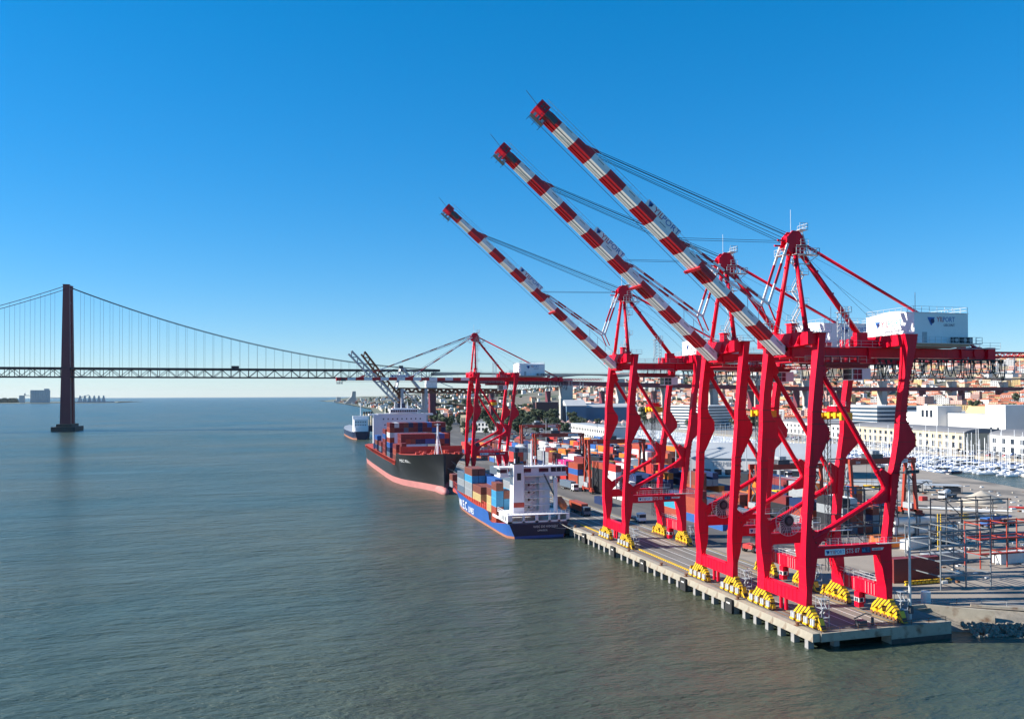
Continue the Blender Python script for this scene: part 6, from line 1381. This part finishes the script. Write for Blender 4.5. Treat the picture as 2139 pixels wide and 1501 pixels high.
# far riverside landmarks
mo = MB(); mo.loft([[(-13, -9, 0), (13, -9, 0), (13, 9, 0), (-13, 9, 0)], [(-10, -8, 24), (12, -8, 24), (12, 8, 24), (-10, 8, 24)], [(-2, -7, 34), (12, -7, 34), (12, 7, 34), (-2, 7, 34)], [(0, -7, 56), (12, -7, 56), (12, 7, 56), (0, 7, 56)]]); mo.prism([(-26, 0), (-10, 24), (-10, 0)], 'y', -6, 6)
tag(mo.build('stone_monument', 'pier_conc', None, (372, 4300, 2.2)), 'tall pale stone monument with a stepped prow on the far shore', 'monument').scale = (1.5, 1.5, 1.15)
b = MB(); b.box(-14, 14, -12, 12, 0, 30); b.box(-34, -14, -10, 10, 0, 9); b.box(-16, 16, -14, 14, 30, 33)
tag(b.build('stone_tower', 'bldg_grey', None, (395, 5600, 2.2)), 'squat stone river tower on the far shore', 'tower')
# south bank with silos
sb_ = MB(); n = 30
for k in range(n):
    x0_, x1_ = lerp(-3000, -1080, k/n), lerp(-3000, -1080, (k+1)/n); h0, h1 = (6+70*max(0, 1-k/7.0)**1.5), (6+70*max(0, 1-(k+1)/7.0)**1.5)
    sb_.face([(x0_, 6300, 0), (x1_, 6300, 0), (x1_, 6420, h1), (x0_, 6420, h0)]).face([(x0_, 6420, h0), (x1_, 6420, h1), (x1_, 7600, 3), (x0_, 7600, 3)])
struct(sb_.build('south_bank', 'land_far'))
SILX = -1571
si = thing('grain_silo', 'big block of grain silos on the low south bank', 'silo', (SILX, 6380, 4))
for k in range(8): MB().tube((-53+k*15, 0, 0), (-53+k*15, 0, 84), 8.5, 12).build('silo_cell', 'bldg_grey', si)
MB().box(26, 54, -10, 10, 84, 96).box(-60, 60, -7, 7, 0, 86).build('head_house', 'bldg_grey', si)
s2 = thing('grain_silo', 'smaller square silo beside the big block on the south bank', 'silo', (SILX-112, 6380, 4)); MB().box(-15, 15, -12, 12, 0, 50).build('silo_cell', 'bldg_grey', s2); MB().box(14, 20, -6, 6, 52, 64).build('lift_tower', 'bldg_grey', s2); MB().beam((16, 0, 50), (60, 0, 48), 4, 4).build('conveyor', 'bldg_grey', s2)
s3 = thing('loading_jetty', 'conveyor towers of the loading jetty on the south bank', 'jetty', (SILX+175, 6380, 4)); MB().beam((-200, 0, 36), (60, 0, 30), 4, 4).beam((60, 0, 30), (130, 0, 52), 4, 4).build('conveyor', 'bldg_grey', s3)
for k in range(6): MB().prism([(60+k*30, 0), (72+k*30, 48), (76+k*30, 48), (88+k*30, 0)], 'y', -10, 10).build('tower', 'bldg_grey', s3)
MB().box(20, 290, -20, 20, 0, 6).build('jetty_deck', 'bldg_grey', s3)
fb = MB()
for k in range(500): x, y = q.uniform(-2950, -1730), 6390+q.uniform(0, 60); s = q.uniform(8, 22); z0_ = 6+70*max(0, 1-((x+3000)/1920*30)/7.0)**1.5; fb.hexa([(x-s, y-s, z0_-4), (x+s, y-s, z0_-4), (x+s, y+s, z0_-4), (x-s, y+s, z0_-4), (x-s*.4, y-s*.5, z0_+s*1.5), (x+s*.5, y-s*.4, z0_+s*1.3), (x+s*.4, y+s*.5, z0_+s*1.5), (x-s*.5, y+s*.4, z0_+s*1.2)])
tag(fb.build('shore_wood', 'foliage'), 'dark trees on the distant south bank', 'woodland', kind='stuff')
# ------------------------------------------------------------------ air
hm = bpy.data.materials.new('haze_air'); hm.use_nodes = True; ht = hm.node_tree
ht.nodes.remove(ht.nodes['Principled BSDF']); pv = ht.nodes.new('ShaderNodeVolumePrincipled')
pv.inputs['Color'].default_value = (0.80, 0.90, 1.0, 1); pv.inputs['Density'].default_value = 1.1e-5; pv.inputs['Anisotropy'].default_value = 0.2
ht.links.new(pv.outputs[0], ht.nodes['Material Output'].inputs['Volume'])
hb = MB().box(-31000, 31000, -2500, 31000, -7, 215).mesh('haze', []); hb.materials.append(hm)
tag(put('haze', hb), 'thin pale blue sea haze over the whole river', 'haze', kind='stuff')
